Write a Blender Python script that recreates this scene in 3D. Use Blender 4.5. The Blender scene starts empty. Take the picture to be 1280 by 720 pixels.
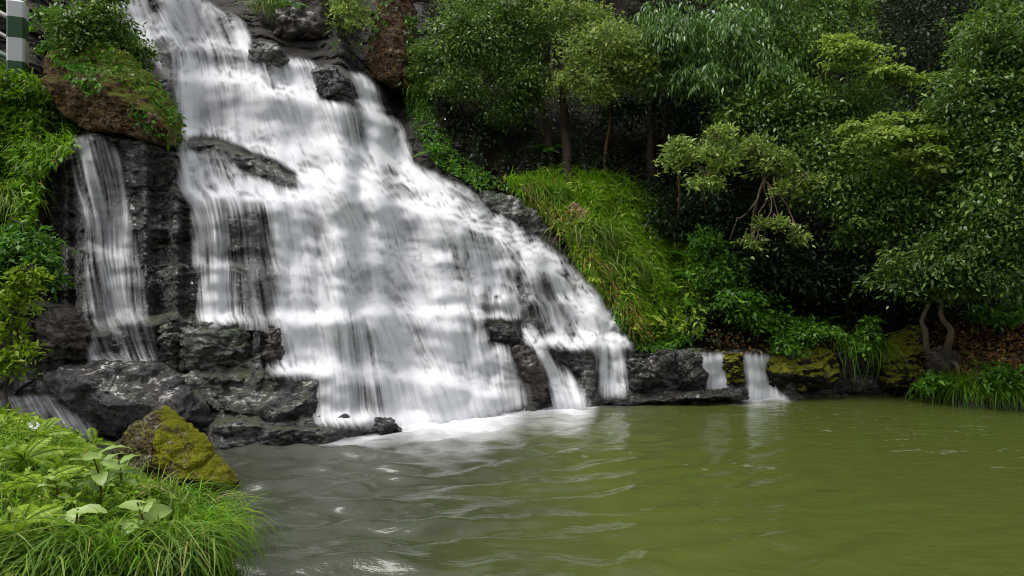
import bpy, math, random
import numpy as np
from mathutils import Vector
R = math.radians
rng = np.random.default_rng(7)
random.seed(7)
scene = bpy.context.scene
COL = scene.collection

# ------------------------------------------------------------------ camera, sky, sun, exposure
H = 2.0                     # eye height above the pool
F = 853.33                  # focal length in photo pixels (24 mm on a 36 mm sensor, 1280 px wide)
cam_d = bpy.data.cameras.new('camera'); cam_d.lens = 24; cam_d.sensor_width = 36
cam_d.clip_start = 0.1; cam_d.clip_end = 500
cam = bpy.data.objects.new('camera', cam_d); COL.objects.link(cam)
cam.location = (0, 0, H); cam.rotation_euler = (R(90), 0, 0)
scene.camera = cam

SUN_EL, SUN_AZ = 70, 262     # azimuth clockwise from +Y: behind the camera, a little to the left
world = bpy.data.worlds.new('World'); scene.world = world; world.use_nodes = True
wn = world.node_tree; bg = wn.nodes['Background']
sky = wn.nodes.new('ShaderNodeTexSky'); sky.sky_type = 'NISHITA'; sky.sun_disc = False
sky.sun_elevation = R(SUN_EL); sky.sun_rotation = R(SUN_AZ); sky.dust_density = 4.0; sky.air_density = 1.0
hs = wn.nodes.new('ShaderNodeHueSaturation'); hs.inputs['Saturation'].default_value = 0.22
wn.links.new(sky.outputs[0], hs.inputs['Color']); wn.links.new(hs.outputs[0], bg.inputs['Color'])
bg.inputs['Strength'].default_value = 0.15
sd = bpy.data.lights.new('sun', 'SUN'); sd.energy = 1.2; sd.angle = R(25); sd.color = (1, 0.97, 0.92)
sun = bpy.data.objects.new('sun', sd); COL.objects.link(sun)
az, el = R(SUN_AZ), R(SUN_EL)
sun_dir = Vector((math.sin(az) * math.cos(el), math.cos(az) * math.cos(el), math.sin(el)))
sun.rotation_euler = sun_dir.to_track_quat('Z', 'Y').to_euler()
scene.view_settings.view_transform = 'Standard'; scene.view_settings.look = 'None'
scene.view_settings.exposure = 0.62; scene.view_settings.gamma = 1.0
scene.render.engine = 'CYCLES'
scene.cycles.max_bounces = 8; scene.cycles.diffuse_bounces = 3; scene.cycles.glossy_bounces = 3
scene.cycles.transmission_bounces = 4; scene.cycles.transparent_max_bounces = 12
scene.cycles.use_denoising = True; scene.cycles.filter_width = 1.0

# ------------------------------------------------------------------ helpers
def pt(u, v, Y):
    """photo pixel + distance -> world"""
    return np.stack(np.broadcast_arrays((u - 640.) / F * Y, Y * 1.0, H + (360. - v) / F * Y), -1)

def hash3(ix, iy, iz, s):
    h = (ix.astype(np.int64) * 374761393 + iy.astype(np.int64) * 668265263 + iz.astype(np.int64) * 2147483647 + s * 974711) & 0xffffffff
    h = ((h ^ (h >> 13)) * 1274126177) & 0xffffffff
    h = ((h ^ (h >> 16)) * 2246822519) & 0xffffffff
    return ((h ^ (h >> 15)) & 0xffffff) / float(0xffffff)

def vnoise(p, s=0):
    """value noise -1..1 at points p (n,3)"""
    i = np.floor(p); f = p - i; f = f * f * f * (f * (f * 6 - 15) + 10); i = i.astype(np.int64)
    r = 0
    for dx in (0, 1):
        wx = f[..., 0] if dx else 1 - f[..., 0]
        for dy in (0, 1):
            wy = f[..., 1] if dy else 1 - f[..., 1]
            for dz in (0, 1):
                wz = f[..., 2] if dz else 1 - f[..., 2]
                r = r + wx * wy * wz * hash3(i[..., 0] + dx, i[..., 1] + dy, i[..., 2] + dz, s)
    return r * 2 - 1

def fbm(p, o=4, s=0, g=0.5):
    r = 0; a = 1.0; t = 0
    for k in range(o):
        r = r + a * vnoise(p * (2.03 ** k), s + k * 17); t += a; a *= g
    return r / t

def cells(p, s=0):
    """distance to the border of a jittered cell pattern and a random number per cell"""
    i = np.floor(p).astype(np.int64)
    d1 = np.full(p.shape[:-1], 9.); d2 = d1.copy(); idr = np.zeros_like(d1)
    for dx in (-1, 0, 1):
        for dy in (-1, 0, 1):
            for dz in (-1, 0, 1):
                c = i + np.array([dx, dy, dz])
                q = c + np.stack([hash3(c[..., 0], c[..., 1], c[..., 2], s + k) for k in (1, 2, 3)], -1)
                d = np.sqrt(((q - p) ** 2).sum(-1))
                rn = hash3(c[..., 0], c[..., 1], c[..., 2], s + 9)
                near = d < d1
                d2 = np.where(near, d1, np.minimum(d2, d)); idr = np.where(near, rn, idr); d1 = np.where(near, d, d1)
    return d2 - d1, idr

def sstep(a, b, x):
    t = np.clip((x - a) / (b - a), 0, 1); return t * t * (3 - 2 * t)

def blur(a, su, sv):
    for ax, s in ((1, su), (0, sv)):
        if s <= 0: continue
        r = int(math.ceil(s * 2.5)); k = np.exp(-0.5 * (np.arange(-r, r + 1) / s) ** 2); k /= k.sum()
        pad = [(0, 0), (0, 0)]; pad[ax] = (r, r)
        b = np.pad(a, pad, mode='edge'); out = np.zeros_like(a)
        for j, w in enumerate(k):
            out += w * (b[:, j:j + a.shape[1]] if ax == 1 else b[j:j + a.shape[0], :])
        a = out
    return a

def inpoly(poly, U, V):
    x = np.array([p[0] for p in poly], float); y = np.array([p[1] for p in poly], float)
    r = np.zeros(np.broadcast(U, V).shape, bool)
    j = len(poly) - 1
    for i in range(len(poly)):
        if y[i] != y[j]:
            r ^= ((y[i] > V) != (y[j] > V)) & (U < (x[j] - x[i]) * (V - y[i]) / (y[j] - y[i]) + x[i])
        j = i
    return r

def mesh_obj(name, V, Fc, mat=None, parent=None, attrs=None, smooth=True, mats=None, midx=None):
    """V (n,3), Fc (m,3) or (m,4) integer faces -> one linked mesh object"""
    V = np.asarray(V, np.float32); Fc = np.asarray(Fc, np.int32)
    me = bpy.data.meshes.new(name)
    me.vertices.add(len(V)); me.vertices.foreach_set('co', V.ravel())
    k = Fc.shape[1]
    me.loops.add(Fc.size); me.loops.foreach_set('vertex_index', Fc.ravel())
    me.polygons.add(len(Fc)); me.polygons.foreach_set('loop_start', np.arange(0, Fc.size, k, dtype=np.int32))
    for n, d in (attrs or {}).items():
        a = me.attributes.new(n, 'FLOAT', 'POINT'); a.data.foreach_set('value', np.asarray(d, np.float32).ravel())
    me.update(calc_edges=True)
    me.polygons.foreach_set('use_smooth', np.full(len(Fc), smooth))
    for m in (mats or ([mat] if mat else [])): me.materials.append(m)
    if midx is not None: me.polygons.foreach_set('material_index', np.asarray(midx, np.int32))
    o = bpy.data.objects.new(name, me); COL.objects.link(o)
    if parent is not None: o.parent = parent
    return o

def tag(o, label=None, cat=None, group=None, kind=None):
    if label: o['label'] = label
    if cat: o['category'] = cat
    if group: o['group'] = group
    if kind: o['kind'] = kind
    return o

def thing(name, label, cat, loc, group=None):
    o = bpy.data.objects.new(name, None); COL.objects.link(o); o.location = [float(c) for c in loc]
    o.empty_display_size = 0.1
    return tag(o, label, cat, group)

def grid_faces(nr, nc, keep=None):
    i = np.arange(nr * nc).reshape(nr, nc)
    f = np.stack([i[:-1, :-1], i[:-1, 1:], i[1:, 1:], i[1:, :-1]], -1)
    if keep is not None: f = f[keep]
    return f.reshape(-1, 4)

def compact(V, Fc, attrs=None):
    used = np.unique(Fc); m = np.full(len(V), -1); m[used] = np.arange(len(used))
    return V[used], m[Fc], {k: np.asarray(a)[used] for k, a in (attrs or {}).items()}

# ------------------------------------------------------------------ materials
def new_mat(name):
    m = bpy.data.materials.new(name); m.use_nodes = True
    nt = m.node_tree; b = nt.nodes['Principled BSDF']
    return m, nt, b
def N(nt, t, **kw):
    n = nt.nodes.new(t)
    for k, v in kw.items():
        if k in n.inputs.keys(): n.inputs[k].default_value = v
        else: setattr(n, k, v)
    return n
def ramp(nt, src, stops):
    r = nt.nodes.new('ShaderNodeValToRGB'); e = r.color_ramp.elements
    while len(e) < len(stops): e.new(0.5)
    for el_, (p, c) in zip(e, stops):
        el_.position = p; el_.color = (*c, 1) if len(c) == 3 else c
    nt.links.new(src, r.inputs[0]); return r
def mixc(nt, fac, a, b):
    m = nt.nodes.new('ShaderNodeMix'); m.data_type = 'RGBA'
    for s, v in ((m.inputs[0], fac), (m.inputs[6], a), (m.inputs[7], b)):
        if isinstance(v, bpy.types.NodeSocket): nt.links.new(v, s)
        elif isinstance(v, (int, float)): s.default_value = v
        else: s.default_value = (*v, 1)
    return m.outputs[2]
def math_(nt, op, a, b=0.0, clamp=False):
    m = nt.nodes.new('ShaderNodeMath'); m.operation = op; m.use_clamp = clamp
    for s, v in ((m.inputs[0], a), (m.inputs[1], b)):
        if isinstance(v, bpy.types.NodeSocket): nt.links.new(v, s)
        else: s.default_value = v
    return m.outputs[0]
def noise_n(nt, scale, detail=5, rough=0.55, vec=None, sc=None):
    n = N(nt, 'ShaderNodeTexNoise'); n.inputs['Scale'].default_value = scale; n.inputs['Detail'].default_value = detail
    n.inputs['Roughness'].default_value = rough
    if vec is None: vec = nt.nodes.new('ShaderNodeTexCoord').outputs['Object']
    if sc is not None:
        mp = nt.nodes.new('ShaderNodeMapping'); mp.inputs['Scale'].default_value = sc
        nt.links.new(vec, mp.inputs[0]); vec = mp.outputs[0]
    nt.links.new(vec, n.inputs['Vector']); return n.outputs[0]

def rock_mat(name, c1, c2, c3, moss=0.3, mosscol=(0.05, 0.08, 0.012), wet=True, rough=(0.25, 0.55), bump=0.6, scale=1.0, lichen=None, moss_up=0.6, moss_dir=None, spec=0.8, dry=False):
    m, nt, b = new_mat(name)
    geo = nt.nodes.new('ShaderNodeNewGeometry')
    pos = geo.outputs['Position']
    n1 = noise_n(nt, 2.2 * scale, 8, 0.62, pos, (1, 1, 2.2))
    col = ramp(nt, n1, [(0.3, c1), (0.5, c2), (0.72, c3)]).outputs[0]
    n2 = noise_n(nt, 13 * scale, 9, 0.74, pos, (0.8, 0.8, 2.0))
    dark = ramp(nt, n2, [(0.42, (0.05, 0.04, 0.035)), (0.49, (0.4, 0.37, 0.35)), (0.54, (1.0, 1.0, 1.0)), (0.66, (1.5, 1.5, 1.5))]).outputs[0]  # black to pale mottle, putting wet highlights into the base colour
    mm = nt.nodes.new('ShaderNodeMix'); mm.data_type = 'RGBA'; mm.blend_type = 'MULTIPLY'; mm.inputs[0].default_value = 0.95
    nt.links.new(col, mm.inputs[6]); nt.links.new(dark, mm.inputs[7]); col = mm.outputs[2]
    if lichen:
        nl = noise_n(nt, 7 * scale, 7, 0.75, pos)
        col = mixc(nt, ramp(nt, nl, [(0.56, (0, 0, 0)), (0.64, (1, 1, 1))]).outputs[0], col, lichen)
    sep = nt.nodes.new('ShaderNodeSeparateXYZ'); nt.links.new(geo.outputs['Normal'], sep.inputs[0])
    up = sep.outputs[2]
    if moss_dir:
        dt = nt.nodes.new('ShaderNodeVectorMath'); dt.operation = 'DOT_PRODUCT'
        nt.links.new(geo.outputs['Normal'], dt.inputs[0]); dt.inputs[1].default_value = moss_dir; up = dt.outputs['Value']
    n3 = noise_n(nt, 3.1 * scale, 7, 0.7, pos)
    mv = math_(nt, 'ADD', math_(nt, 'MULTIPLY', up, moss_up * 0.35), n3)
    mf = ramp(nt, mv, [(0.78 - moss * 0.5, (0, 0, 0)), (0.9 - moss * 0.5, (1, 1, 1))]).outputs[0]
    n4 = noise_n(nt, 30 * scale, 4, 0.7, pos)
    mc = mixc(nt, n4, tuple(c * 0.35 for c in mosscol), tuple(min(1, c * 1.6) for c in mosscol))
    col = mixc(nt, mf, col, mc)
    if dry:
        at = nt.nodes.new('ShaderNodeAttribute'); at.attribute_name = 'dry'
        dc = ramp(nt, n1, [(0.35, (0.006, 0.004, 0.003)), (0.55, (0.022, 0.013, 0.008)), (0.7, (0.05, 0.032, 0.018))]).outputs[0]
        col = mixc(nt, math_(nt, 'MULTIPLY', at.outputs['Fac'], 0.9), col, dc); mf = math_(nt, 'MAXIMUM', mf if isinstance(mf, bpy.types.NodeSocket) else mf, at.outputs['Fac'])
    nt.links.new(col, b.inputs['Base Color'])
    rr = ramp(nt, n2, [(0.35, (rough[1],) * 3), (0.6, (rough[0],) * 3)]).outputs[0]
    rr2 = mixc(nt, mf, rr, (0.9, 0.9, 0.9))
    nt.links.new(rr2, b.inputs['Roughness'])
    b.inputs['Specular IOR Level'].default_value = spec
    if spec > 0.6:
        b.inputs['Coat Roughness'].default_value = 0.19; b.inputs['Coat IOR'].default_value = 1.5
        wetn = ramp(nt, n1, [(0.4, (0.1, 0.1, 0.1)), (0.62, (0.62, 0.62, 0.62))]).outputs[0]
        if dry: wetn = math_(nt, 'MULTIPLY', wetn, math_(nt, 'SUBTRACT', 1.0, at.outputs['Fac'], True))
        nt.links.new(wetn, b.inputs['Coat Weight'])
    n5 = noise_n(nt, 38 * scale, 8, 0.75, pos, (1, 1, 1.6))
    hgt = math_(nt, 'ADD', math_(nt, 'MULTIPLY', n2, 1.0), math_(nt, 'MULTIPLY', n5, 0.5))
    bp = nt.nodes.new('ShaderNodeBump'); bp.inputs['Strength'].default_value = bump; bp.inputs['Distance'].default_value = 0.11
    nt.links.new(hgt, bp.inputs['Height']); nt.links.new(bp.outputs[0], b.inputs['Normal'])
    return m

def leaf_mat(name, stops, rough=0.42, trans=0.35, spec=0.5):
    m, nt, b = new_mat(name)
    at = nt.nodes.new('ShaderNodeAttribute'); at.attribute_name = 'rnd'
    oi = nt.nodes.new('ShaderNodeObjectInfo')
    c = ramp(nt, at.outputs['Fac'], stops).outputs[0]
    hsv = nt.nodes.new('ShaderNodeHueSaturation'); nt.links.new(c, hsv.inputs['Color'])
    v = math_(nt, 'ADD', math_(nt, 'MULTIPLY', oi.outputs['Random'], 0.3), 0.85); nt.links.new(v, hsv.inputs['Value'])
    nt.links.new(hsv.outputs[0], b.inputs['Base Color'])
    b.inputs['Roughness'].default_value = rough; b.inputs['Specular IOR Level'].default_value = spec
    tr = nt.nodes.new('ShaderNodeBsdfTranslucent'); nt.links.new(hsv.outputs[0], tr.inputs['Color'])
    mx = nt.nodes.new('ShaderNodeMixShader'); mx.inputs[0].default_value = trans
    nt.links.new(b.outputs[0], mx.inputs[1]); nt.links.new(tr.outputs[0], mx.inputs[2])
    nt.links.new(mx.outputs[0], nt.nodes['Material Output'].inputs['Surface'])
    return m

def plain_mat(name, c, rough=0.6, c2=None, scale=20, bump=0.0, spec=0.5):
    m, nt, b = new_mat(name)
    n = noise_n(nt, scale, 6, 0.65)
    nt.links.new(mixc(nt, n, c, c2 or tuple(x * 0.7 for x in c)), b.inputs['Base Color'])
    b.inputs['Roughness'].default_value = rough; b.inputs['Specular IOR Level'].default_value = spec
    if bump:
        bp = nt.nodes.new('ShaderNodeBump'); bp.inputs['Strength'].default_value = bump; bp.inputs['Distance'].default_value = 0.02
        nt.links.new(n, bp.inputs['Height']); nt.links.new(bp.outputs[0], b.inputs['Normal'])
    return m

M = {}
M['cliff'] = rock_mat('wet_rock', (0.03, 0.025, 0.02), (0.13, 0.12, 0.11), (0.36, 0.35, 0.34), moss=0.30, mosscol=(0.06, 0.075, 0.02), rough=(0.10, 0.35), bump=1.0, dry=True)
M['blackrock'] = rock_mat('wet_black_rock', (0.011, 0.008, 0.006), (0.04, 0.032, 0.026), (0.12, 0.105, 0.095), moss=0.12, mosscol=(0.05, 0.07, 0.01), rough=(0.14, 0.42), bump=0.9)
M['greenrock'] = rock_mat('algae_rock', (0.025, 0.028, 0.02), (0.10, 0.105, 0.08), (0.25, 0.25, 0.22), moss=0.34, mosscol=(0.045, 0.075, 0.015), rough=(0.25, 0.5), bump=0.8)
M['brownrock'] = rock_mat('brown_rock', (0.022, 0.012, 0.007), (0.07, 0.04, 0.022), (0.16, 0.10, 0.06), moss=0.15, mosscol=(0.05, 0.06, 0.012), rough=(0.3, 0.6), bump=0.8)
M['orangerock'] = rock_mat('orange_rock', (0.09, 0.045, 0.016), (0.29, 0.155, 0.05), (0.45, 0.31, 0.15), moss=0.42, mosscol=(0.12, 0.14, 0.01), rough=(0.6, 0.8), bump=0.9, lichen=(0.36, 0.31, 0.25), moss_up=1.4, spec=0.25)
M['pillar'] = rock_mat('lichen_rock', (0.05, 0.024, 0.01), (0.19, 0.10, 0.032), (0.40, 0.25, 0.11), moss=0.24, mosscol=(0.08, 0.1, 0.01), rough=(0.6, 0.8), bump=1.0, lichen=(0.5, 0.46, 0.4), spec=0.25)
M['mossboulder'] = rock_mat('mossy_boulder', (0.07, 0.04, 0.014), (0.17, 0.12, 0.05), (0.42, 0.40, 0.32), moss=0.36, mosscol=(0.23, 0.235, 0.008), rough=(0.6, 0.85), bump=0.9, scale=1.7, moss_up=0.75, moss_dir=(0.9, -0.1, 0.42), spec=0.2)
M['mossrock'] = rock_mat('mossy_rock', (0.015, 0.012, 0.007), (0.035, 0.026, 0.014), (0.06, 0.045, 0.025), moss=0.60, mosscol=(0.19, 0.19, 0.012), rough=(0.5, 0.8), bump=0.9, moss_up=0.8, spec=0.25)
M['soil'] = rock_mat('forest_soil', (0.008, 0.006, 0.004), (0.018, 0.012, 0.007), (0.035, 0.022, 0.012), moss=0.2, mosscol=(0.02, 0.035, 0.006), rough=(0.8, 0.95), bump=0.7, spec=0.1)
M['bank'] = rock_mat('bank_soil', (0.015, 0.012, 0.006), (0.03, 0.022, 0.012), (0.05, 0.035, 0.018), moss=0.5, mosscol=(0.035, 0.06, 0.008), rough=(0.8, 0.95), bump=0.7, spec=0.1)
M['bark'] = plain_mat('bark', (0.05, 0.035, 0.022), 0.85, (0.015, 0.011, 0.007), 14, 0.8, 0.2)
M['palebark'] = plain_mat('pale_bark', (0.20, 0.15, 0.10), 0.8, (0.06, 0.04, 0.022), 22, 0.6, 0.2)
M['mossbark'] = plain_mat('mossy_bark', (0.16, 0.12, 0.03), 0.85, (0.06, 0.04, 0.015), 18, 0.7, 0.2)
M['white_paint'] = plain_mat('white_paint', (0.62, 0.62, 0.62), 0.6, (0.5, 0.5, 0.49), 30, 0.2)
M['green_paint'] = plain_mat('green_paint', (0.006, 0.07, 0.014), 0.5, (0.004, 0.045, 0.009), 30, 0.2)
M['steel'] = plain_mat('weathered_steel', (0.25, 0.24, 0.22), 0.45, (0.09, 0.06, 0.04), 25)
M['petal'] = plain_mat('white_petal', (0.8, 0.8, 0.84), 0.6, (0.75, 0.75, 0.8), 8)

L = {}
L['glossy'] = leaf_mat('leaf_glossy', [(0, (0.035, 0.085, 0.010)), (0.55, (0.080, 0.165, 0.020)), (1, (0.28, 0.40, 0.06))], 0.42, 0.35, 0.5)
L['pale'] = leaf_mat('leaf_pale', [(0, (0.07, 0.14, 0.015)), (0.5, (0.22, 0.34, 0.05)), (1, (0.55, 0.62, 0.16))], 0.42, 0.4)
L['droop'] = leaf_mat('leaf_drooping', [(0, (0.035, 0.10, 0.014)), (0.6, (0.11, 0.25, 0.035)), (1, (0.32, 0.48, 0.12))], 0.34, 0.4, 0.6)
L['maple'] = leaf_mat('leaf_fresh', [(0, (0.12, 0.21, 0.015)), (0.6, (0.26, 0.38, 0.05)), (1, (0.46, 0.54, 0.12))], 0.5, 0.45)
L['dark'] = leaf_mat('leaf_painted_shade', [(0, (0.006, 0.015, 0.003)), (0.8, (0.013, 0.033, 0.006)), (1, (0.045, 0.09, 0.015))], 0.5, 0.25, 0.25)  # leaf colour darkened to stand in for the forest shade
L['shrub'] = leaf_mat('leaf_shrub', [(0, (0.035, 0.11, 0.008)), (0.65, (0.09, 0.25, 0.016)), (1, (0.22, 0.42, 0.03))], 0.45, 0.4, 0.35)
L['grass'] = leaf_mat('grass_blade', [(0, (0.065, 0.16, 0.006)), (0.6, (0.15, 0.33, 0.010)), (0.9, (0.27, 0.43, 0.02)), (1, (0.42, 0.32, 0.09))], 0.5, 0.45, 0.3)
L['tussock'] = leaf_mat('tussock_blade', [(0, (0.06, 0.14, 0.01)), (0.5, (0.14, 0.27, 0.02)), (0.8, (0.3, 0.36, 0.08)), (1, (0.42, 0.33, 0.14))], 0.45, 0.4, 0.35)
L['yellowgreen'] = leaf_mat('leaf_yellow_green', [(0, (0.10, 0.21, 0.006)), (0.6, (0.24, 0.38, 0.012)), (1, (0.44, 0.52, 0.06))], 0.5, 0.4, 0.3)
L['moss'] = leaf_mat('moss_fuzz', [(0, (0.15, 0.14, 0.010)), (0.5, (0.34, 0.36, 0.014)), (1, (0.58, 0.58, 0.05))], 0.7, 0.3, 0.15)
L['ginger'] = leaf_mat('leaf_broad_pale', [(0, (0.20, 0.33, 0.06)), (0.7, (0.36, 0.49, 0.14)), (1, (0.5, 0.55, 0.27))], 0.45, 0.35, 0.45)
L['litter'] = leaf_mat('leaf_litter', [(0, (0.06, 0.028, 0.008)), (0.6, (0.22, 0.11, 0.028)), (1, (0.5, 0.28, 0.08))], 0.7, 0.1, 0.25)
L['slope'] = leaf_mat('slope_grass', [(0, (0.08, 0.20, 0.006)), (0.6, (0.20, 0.42, 0.012)), (0.92, (0.34, 0.52, 0.025)), (1, (0.45, 0.34, 0.1))], 0.5, 0.5, 0.3)
L['straw'] = leaf_mat('straw', [(0, (0.16, 0.09, 0.03)), (0.6, (0.34, 0.22, 0.07)), (1, (0.3, 0.34, 0.06))], 0.6, 0.3, 0.2)
L['fern'] = leaf_mat('leaf_fern', [(0, (0.05, 0.15, 0.008)), (0.7, (0.10, 0.27, 0.014)), (1, (0.19, 0.36, 0.02))], 0.5, 0.4, 0.3)

# ------------------------------------------------------------------ the rock face as one depth field over its own slope profile
ST = 1.4
us = np.arange(-220, 1420, ST)
vs_main = np.arange(620, -90, -ST)
vs = np.concatenate([vs_main, np.arange(vs_main[-1] - 15, -620, -15)])
NR, NC, NM = len(vs), len(us), len(vs_main)
U, V = np.meshgrid(us, vs)

def shepard(pts, pw=3.0):
    num = np.zeros_like(U); den = np.zeros_like(U)
    for (a, b_, val) in pts:
        w = 1.0 / (((U - a) ** 2 + (V - b_) ** 2) ** (pw / 2) + 1e3); num += w * val; den += w
    return num / den

base_pts = [(-220, 548), (150, 552), (270, 556), (330, 560), (400, 552), (470, 541), (500, 532), (600, 520), (700, 511), (745, 508), (850, 502), (930, 498), (980, 500), (1080, 492), (1150, 494), (1200, 505), (1290, 516), (1420, 532)]
vbase = np.interp(us, *zip(*base_pts)) + 2.5 * vnoise(np.stack([us / 23, us * 0, us * 0], -1), 5)

slope = shepard([(100, 300, 80), (200, 300, 81), (280, 330, 78), (150, 200, 62), (60, 440, 74), (150, 490, 66), (30, 200, 68), (30, 60, 58), (150, 100, 58), (-150, 300, 70),
                 (450, 350, 71), (550, 350, 67), (650, 380, 62), (450, 440, 70), (550, 470, 68), (350, 250, 56), (450, 230, 47), (550, 250, 50), (300, 130, 64), (400, 190, 48), (250, 20, 62), (480, 170, 68),
                 (720, 380, 60), (700, 300, 60), (800, 350, 52), (850, 410, 50), (900, 300, 44), (600, 150, 44), (700, 150, 44), (500, 80, 76), (400, 30, 76), (560, 60, 66), (900, 465, 80), (1000, 465, 80), (1100, 450, 70),
                 (1200, 440, 34), (1260, 460, 32), (1100, 380, 42), (1200, 250, 46), (1000, 150, 46), (1280, 100, 46), (1100, -200, 56), (700, -200, 60), (1000, 330, 42), (380, 515, 55), (260, 510, 50), (-100, 20, 60), (-150, 480, 70)])

ledges = [  # lip polyline, riser px below it, tread px above it
    ([(230, 538), (300, 531), (400, 536), (470, 531), (530, 528)], 30, 12),
    ([(120, 458), (200, 470), (300, 474), (400, 469), (450, 466), (500, 472), (560, 486), (620, 504)], 42, 10),
    ([(-60, 395), (60, 385), (100, 412), (200, 406), (330, 405), (420, 402), (480, 393), (540, 397), (600, 404), (640, 415)], 52, 10),
    ([(590, 426), (640, 430), (680, 431), (740, 433), (800, 436), (900, 440), (1060, 441)], 52, 8),
    ([(-40, 310), (40, 300), (110, 312), (180, 335), (260, 329), (345, 334)], 62, 4),
    ([(225, 240), (300, 250), (345, 262), (420, 245), (500, 255), (560, 275), (620, 305), (690, 335)], 50, 10),
    ([(225, 172), (280, 180), (330, 205), (372, 234), (440, 232), (520, 244)], 12, 12),
    ([(212, 100), (240, 103), (300, 110), (350, 118), (420, 134), (470, 150), (508, 160)], 52, 6),
    ([(190, 56), (250, 62), (320, 72), (390, 84), (440, 96), (480, 116)], 26, 7),
    ([(110, -8), (200, -12), (262, 4), (300, 30)], 46, 6),
    ([(400, 178), (470, 205), (540, 228), (600, 256)], 8, 8),
    ([(60, 178), (120, 168), (180, 180), (235, 186)], 70, 6),
    ([(620, 335), (660, 338), (700, 345), (735, 372)], 26, 5),
    ([(600, 378), (650, 374), (700, 380), (755, 402)], 24, 5)]
nz2 = lambda su, sv, s, o=3: fbm(np.stack([U / su, V / sv, U * 0], -1), o, s)
wob = 8 * nz2(38, 50, 31) + 4 * nz2(12, 14, 35, 2)
riser = np.zeros_like(U); tread = np.zeros_like(U)
for line, rh, th in ledges:
    lu = [p[0] for p in line]; lv = np.interp(us, lu, [p[1] for p in line])[None, :] + wob
    inside = (sstep(lu[0] - 12, lu[0] + 4, U) * (1 - sstep(lu[-1] - 4, lu[-1] + 12, U)))
    d = V - lv                                       # positive below the lip
    riser = np.maximum(riser, inside * sstep(-0.5, 1.5, d) * (1 - sstep(rh * 0.7, rh, d)))
    tread = np.maximum(tread, inside * sstep(-th - 2, -th, d) * (1 - sstep(-1.0, 0.8, d)))
# small rock steps between the big ledges
w = V - (0.22 + 0.22 * sstep(340, 240, V) if False else 0.20 + 0.24 * (1 - sstep(240, 340, V))) * (U - 300) * sstep(0, 500, U) + 16 * nz2(70, 60, 41) + 7 * np.round(3 * nz2(30, 45, 44, 2)) + 4 * nz2(12, 12, 47, 2)
per = 19.0
row0 = np.floor(w / per); cx_ = (U + 9 * nz2(20, 20, 49, 2)) / 34.0 + 7.3 * hash3(row0, row0 * 0, row0 * 0, 3)
ci0 = np.floor(cx_); xin = cx_ - ci0
w = w + per * 0.6 * (hash3(ci0, row0, row0 * 0, 4) - 0.5) + 6.0 * (1 - (2 * xin - 1) ** 2)
ph = np.mod(w / per, 1.0)
small_r = sstep(0.0, 0.05, ph) * (1 - sstep(0.52, 0.7, ph)); small_t = sstep(0.7, 0.78, ph)
falls_zone = sstep(60, 120, U) * (1 - sstep(800, 830, U)) * (1 - sstep(470, 500, V)) * (1 - 0.75 * sstep(0, 1, (U < 235) & (V > 180)))
soft = np.zeros_like(U)
for pl, val in [([(330, 275), (470, 262), (600, 330), (600, 398), (335, 402)], 0.45), ([(390, 405), (600, 405), (640, 520), (390, 520)], 0.5), ([(215, 104), (420, 128), (430, 172), (225, 166)], 0.6), ([(240, 250), (345, 265), (345, 402), (240, 402)], 0.8)]:
    soft = np.maximum(soft, val * inpoly(pl, U, V))
soft = blur(soft, 10, 8)
wet_steps = falls_zone * (1 - riser * 0.6) * (1 - soft)
slope = slope + riser * (86 - slope) - tread * (slope - 8)
slope = slope + wet_steps * (small_r * 0.75 * (84 - slope) - small_t * 0.72 * (slope - 14)) * (1 - 0.7 * tread)
tread_all = np.clip(tread + wet_steps * small_t * 0.8, 0, 1)
elev = np.degrees(np.arctan((360 - V) / F))
slope = np.clip(np.maximum(slope, elev + 5.5), 2, 87)
tan = np.tan(np.radians(slope))

Yb = H * F / (vbase - 360.0)
Y = np.zeros_like(U)
ycur = Yb.copy(); vprev = vs[0] + 0 * us
for r in range(NR):
    v = vs[r]; above = v < vbase
    v0 = np.where(above, np.minimum(vprev, vbase), vbase)
    zc = H + (360 - v0) / F * ycur
    t = tan[r]; den = (360 - v) / F - t
    yn = (zc - t * ycur - H) / np.where(np.abs(den) < 1e-3, -1e-3, den)
    yn = np.where(above, np.clip(yn, ycur, ycur + 1.2), Yb)
    Y[r] = yn; ycur = yn; vprev = np.full_like(us, v)
wgt = sstep(330, 120, V[:NM]) if False else 1 - sstep(120, 330, V[:NM])
Y[:NM] = blur(Y[:NM], 2.2, 0.35)
Y[:NM] = Y[:NM] * (1 - wgt) + blur(Y[:NM], 9, 0.35) * wgt
Ysmooth = blur(Y[:NM], 3.2, 1.6)
P0 = pt(U, V, Y)
rocky = 1 - sstep(620, 700, U) * (1 - sstep(425, 440, V))         # rock left of the forest slope
strata = fbm(np.stack([P0[..., 0] * 0.9, P0[..., 1] * 0.9, P0[..., 2] * 6.5 + 0.6 * P0[..., 0]], -1), 4, 61)
wq = fbm(P0 * 1.7, 3, 67)
cb, ci = cells(np.stack([P0[..., 0] * 1.1 + 0.5 * wq, P0[..., 1] * 0.7, P0[..., 2] * 3.4 + 0.9 * wq], -1), 71)
fine = fbm(np.stack([P0[..., 0] * 5, P0[..., 1] * 5, P0[..., 2] * 11], -1), 3, 69)
cb2, ci2 = cells(np.stack([P0[..., 0] * 2.6 + 0.8 * wq, P0[..., 1] * 1.4, P0[..., 2] * 6.2 + 2.2 * wq + 0.4 * fine + 0.5 * P0[..., 0]], -1), 77)
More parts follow.
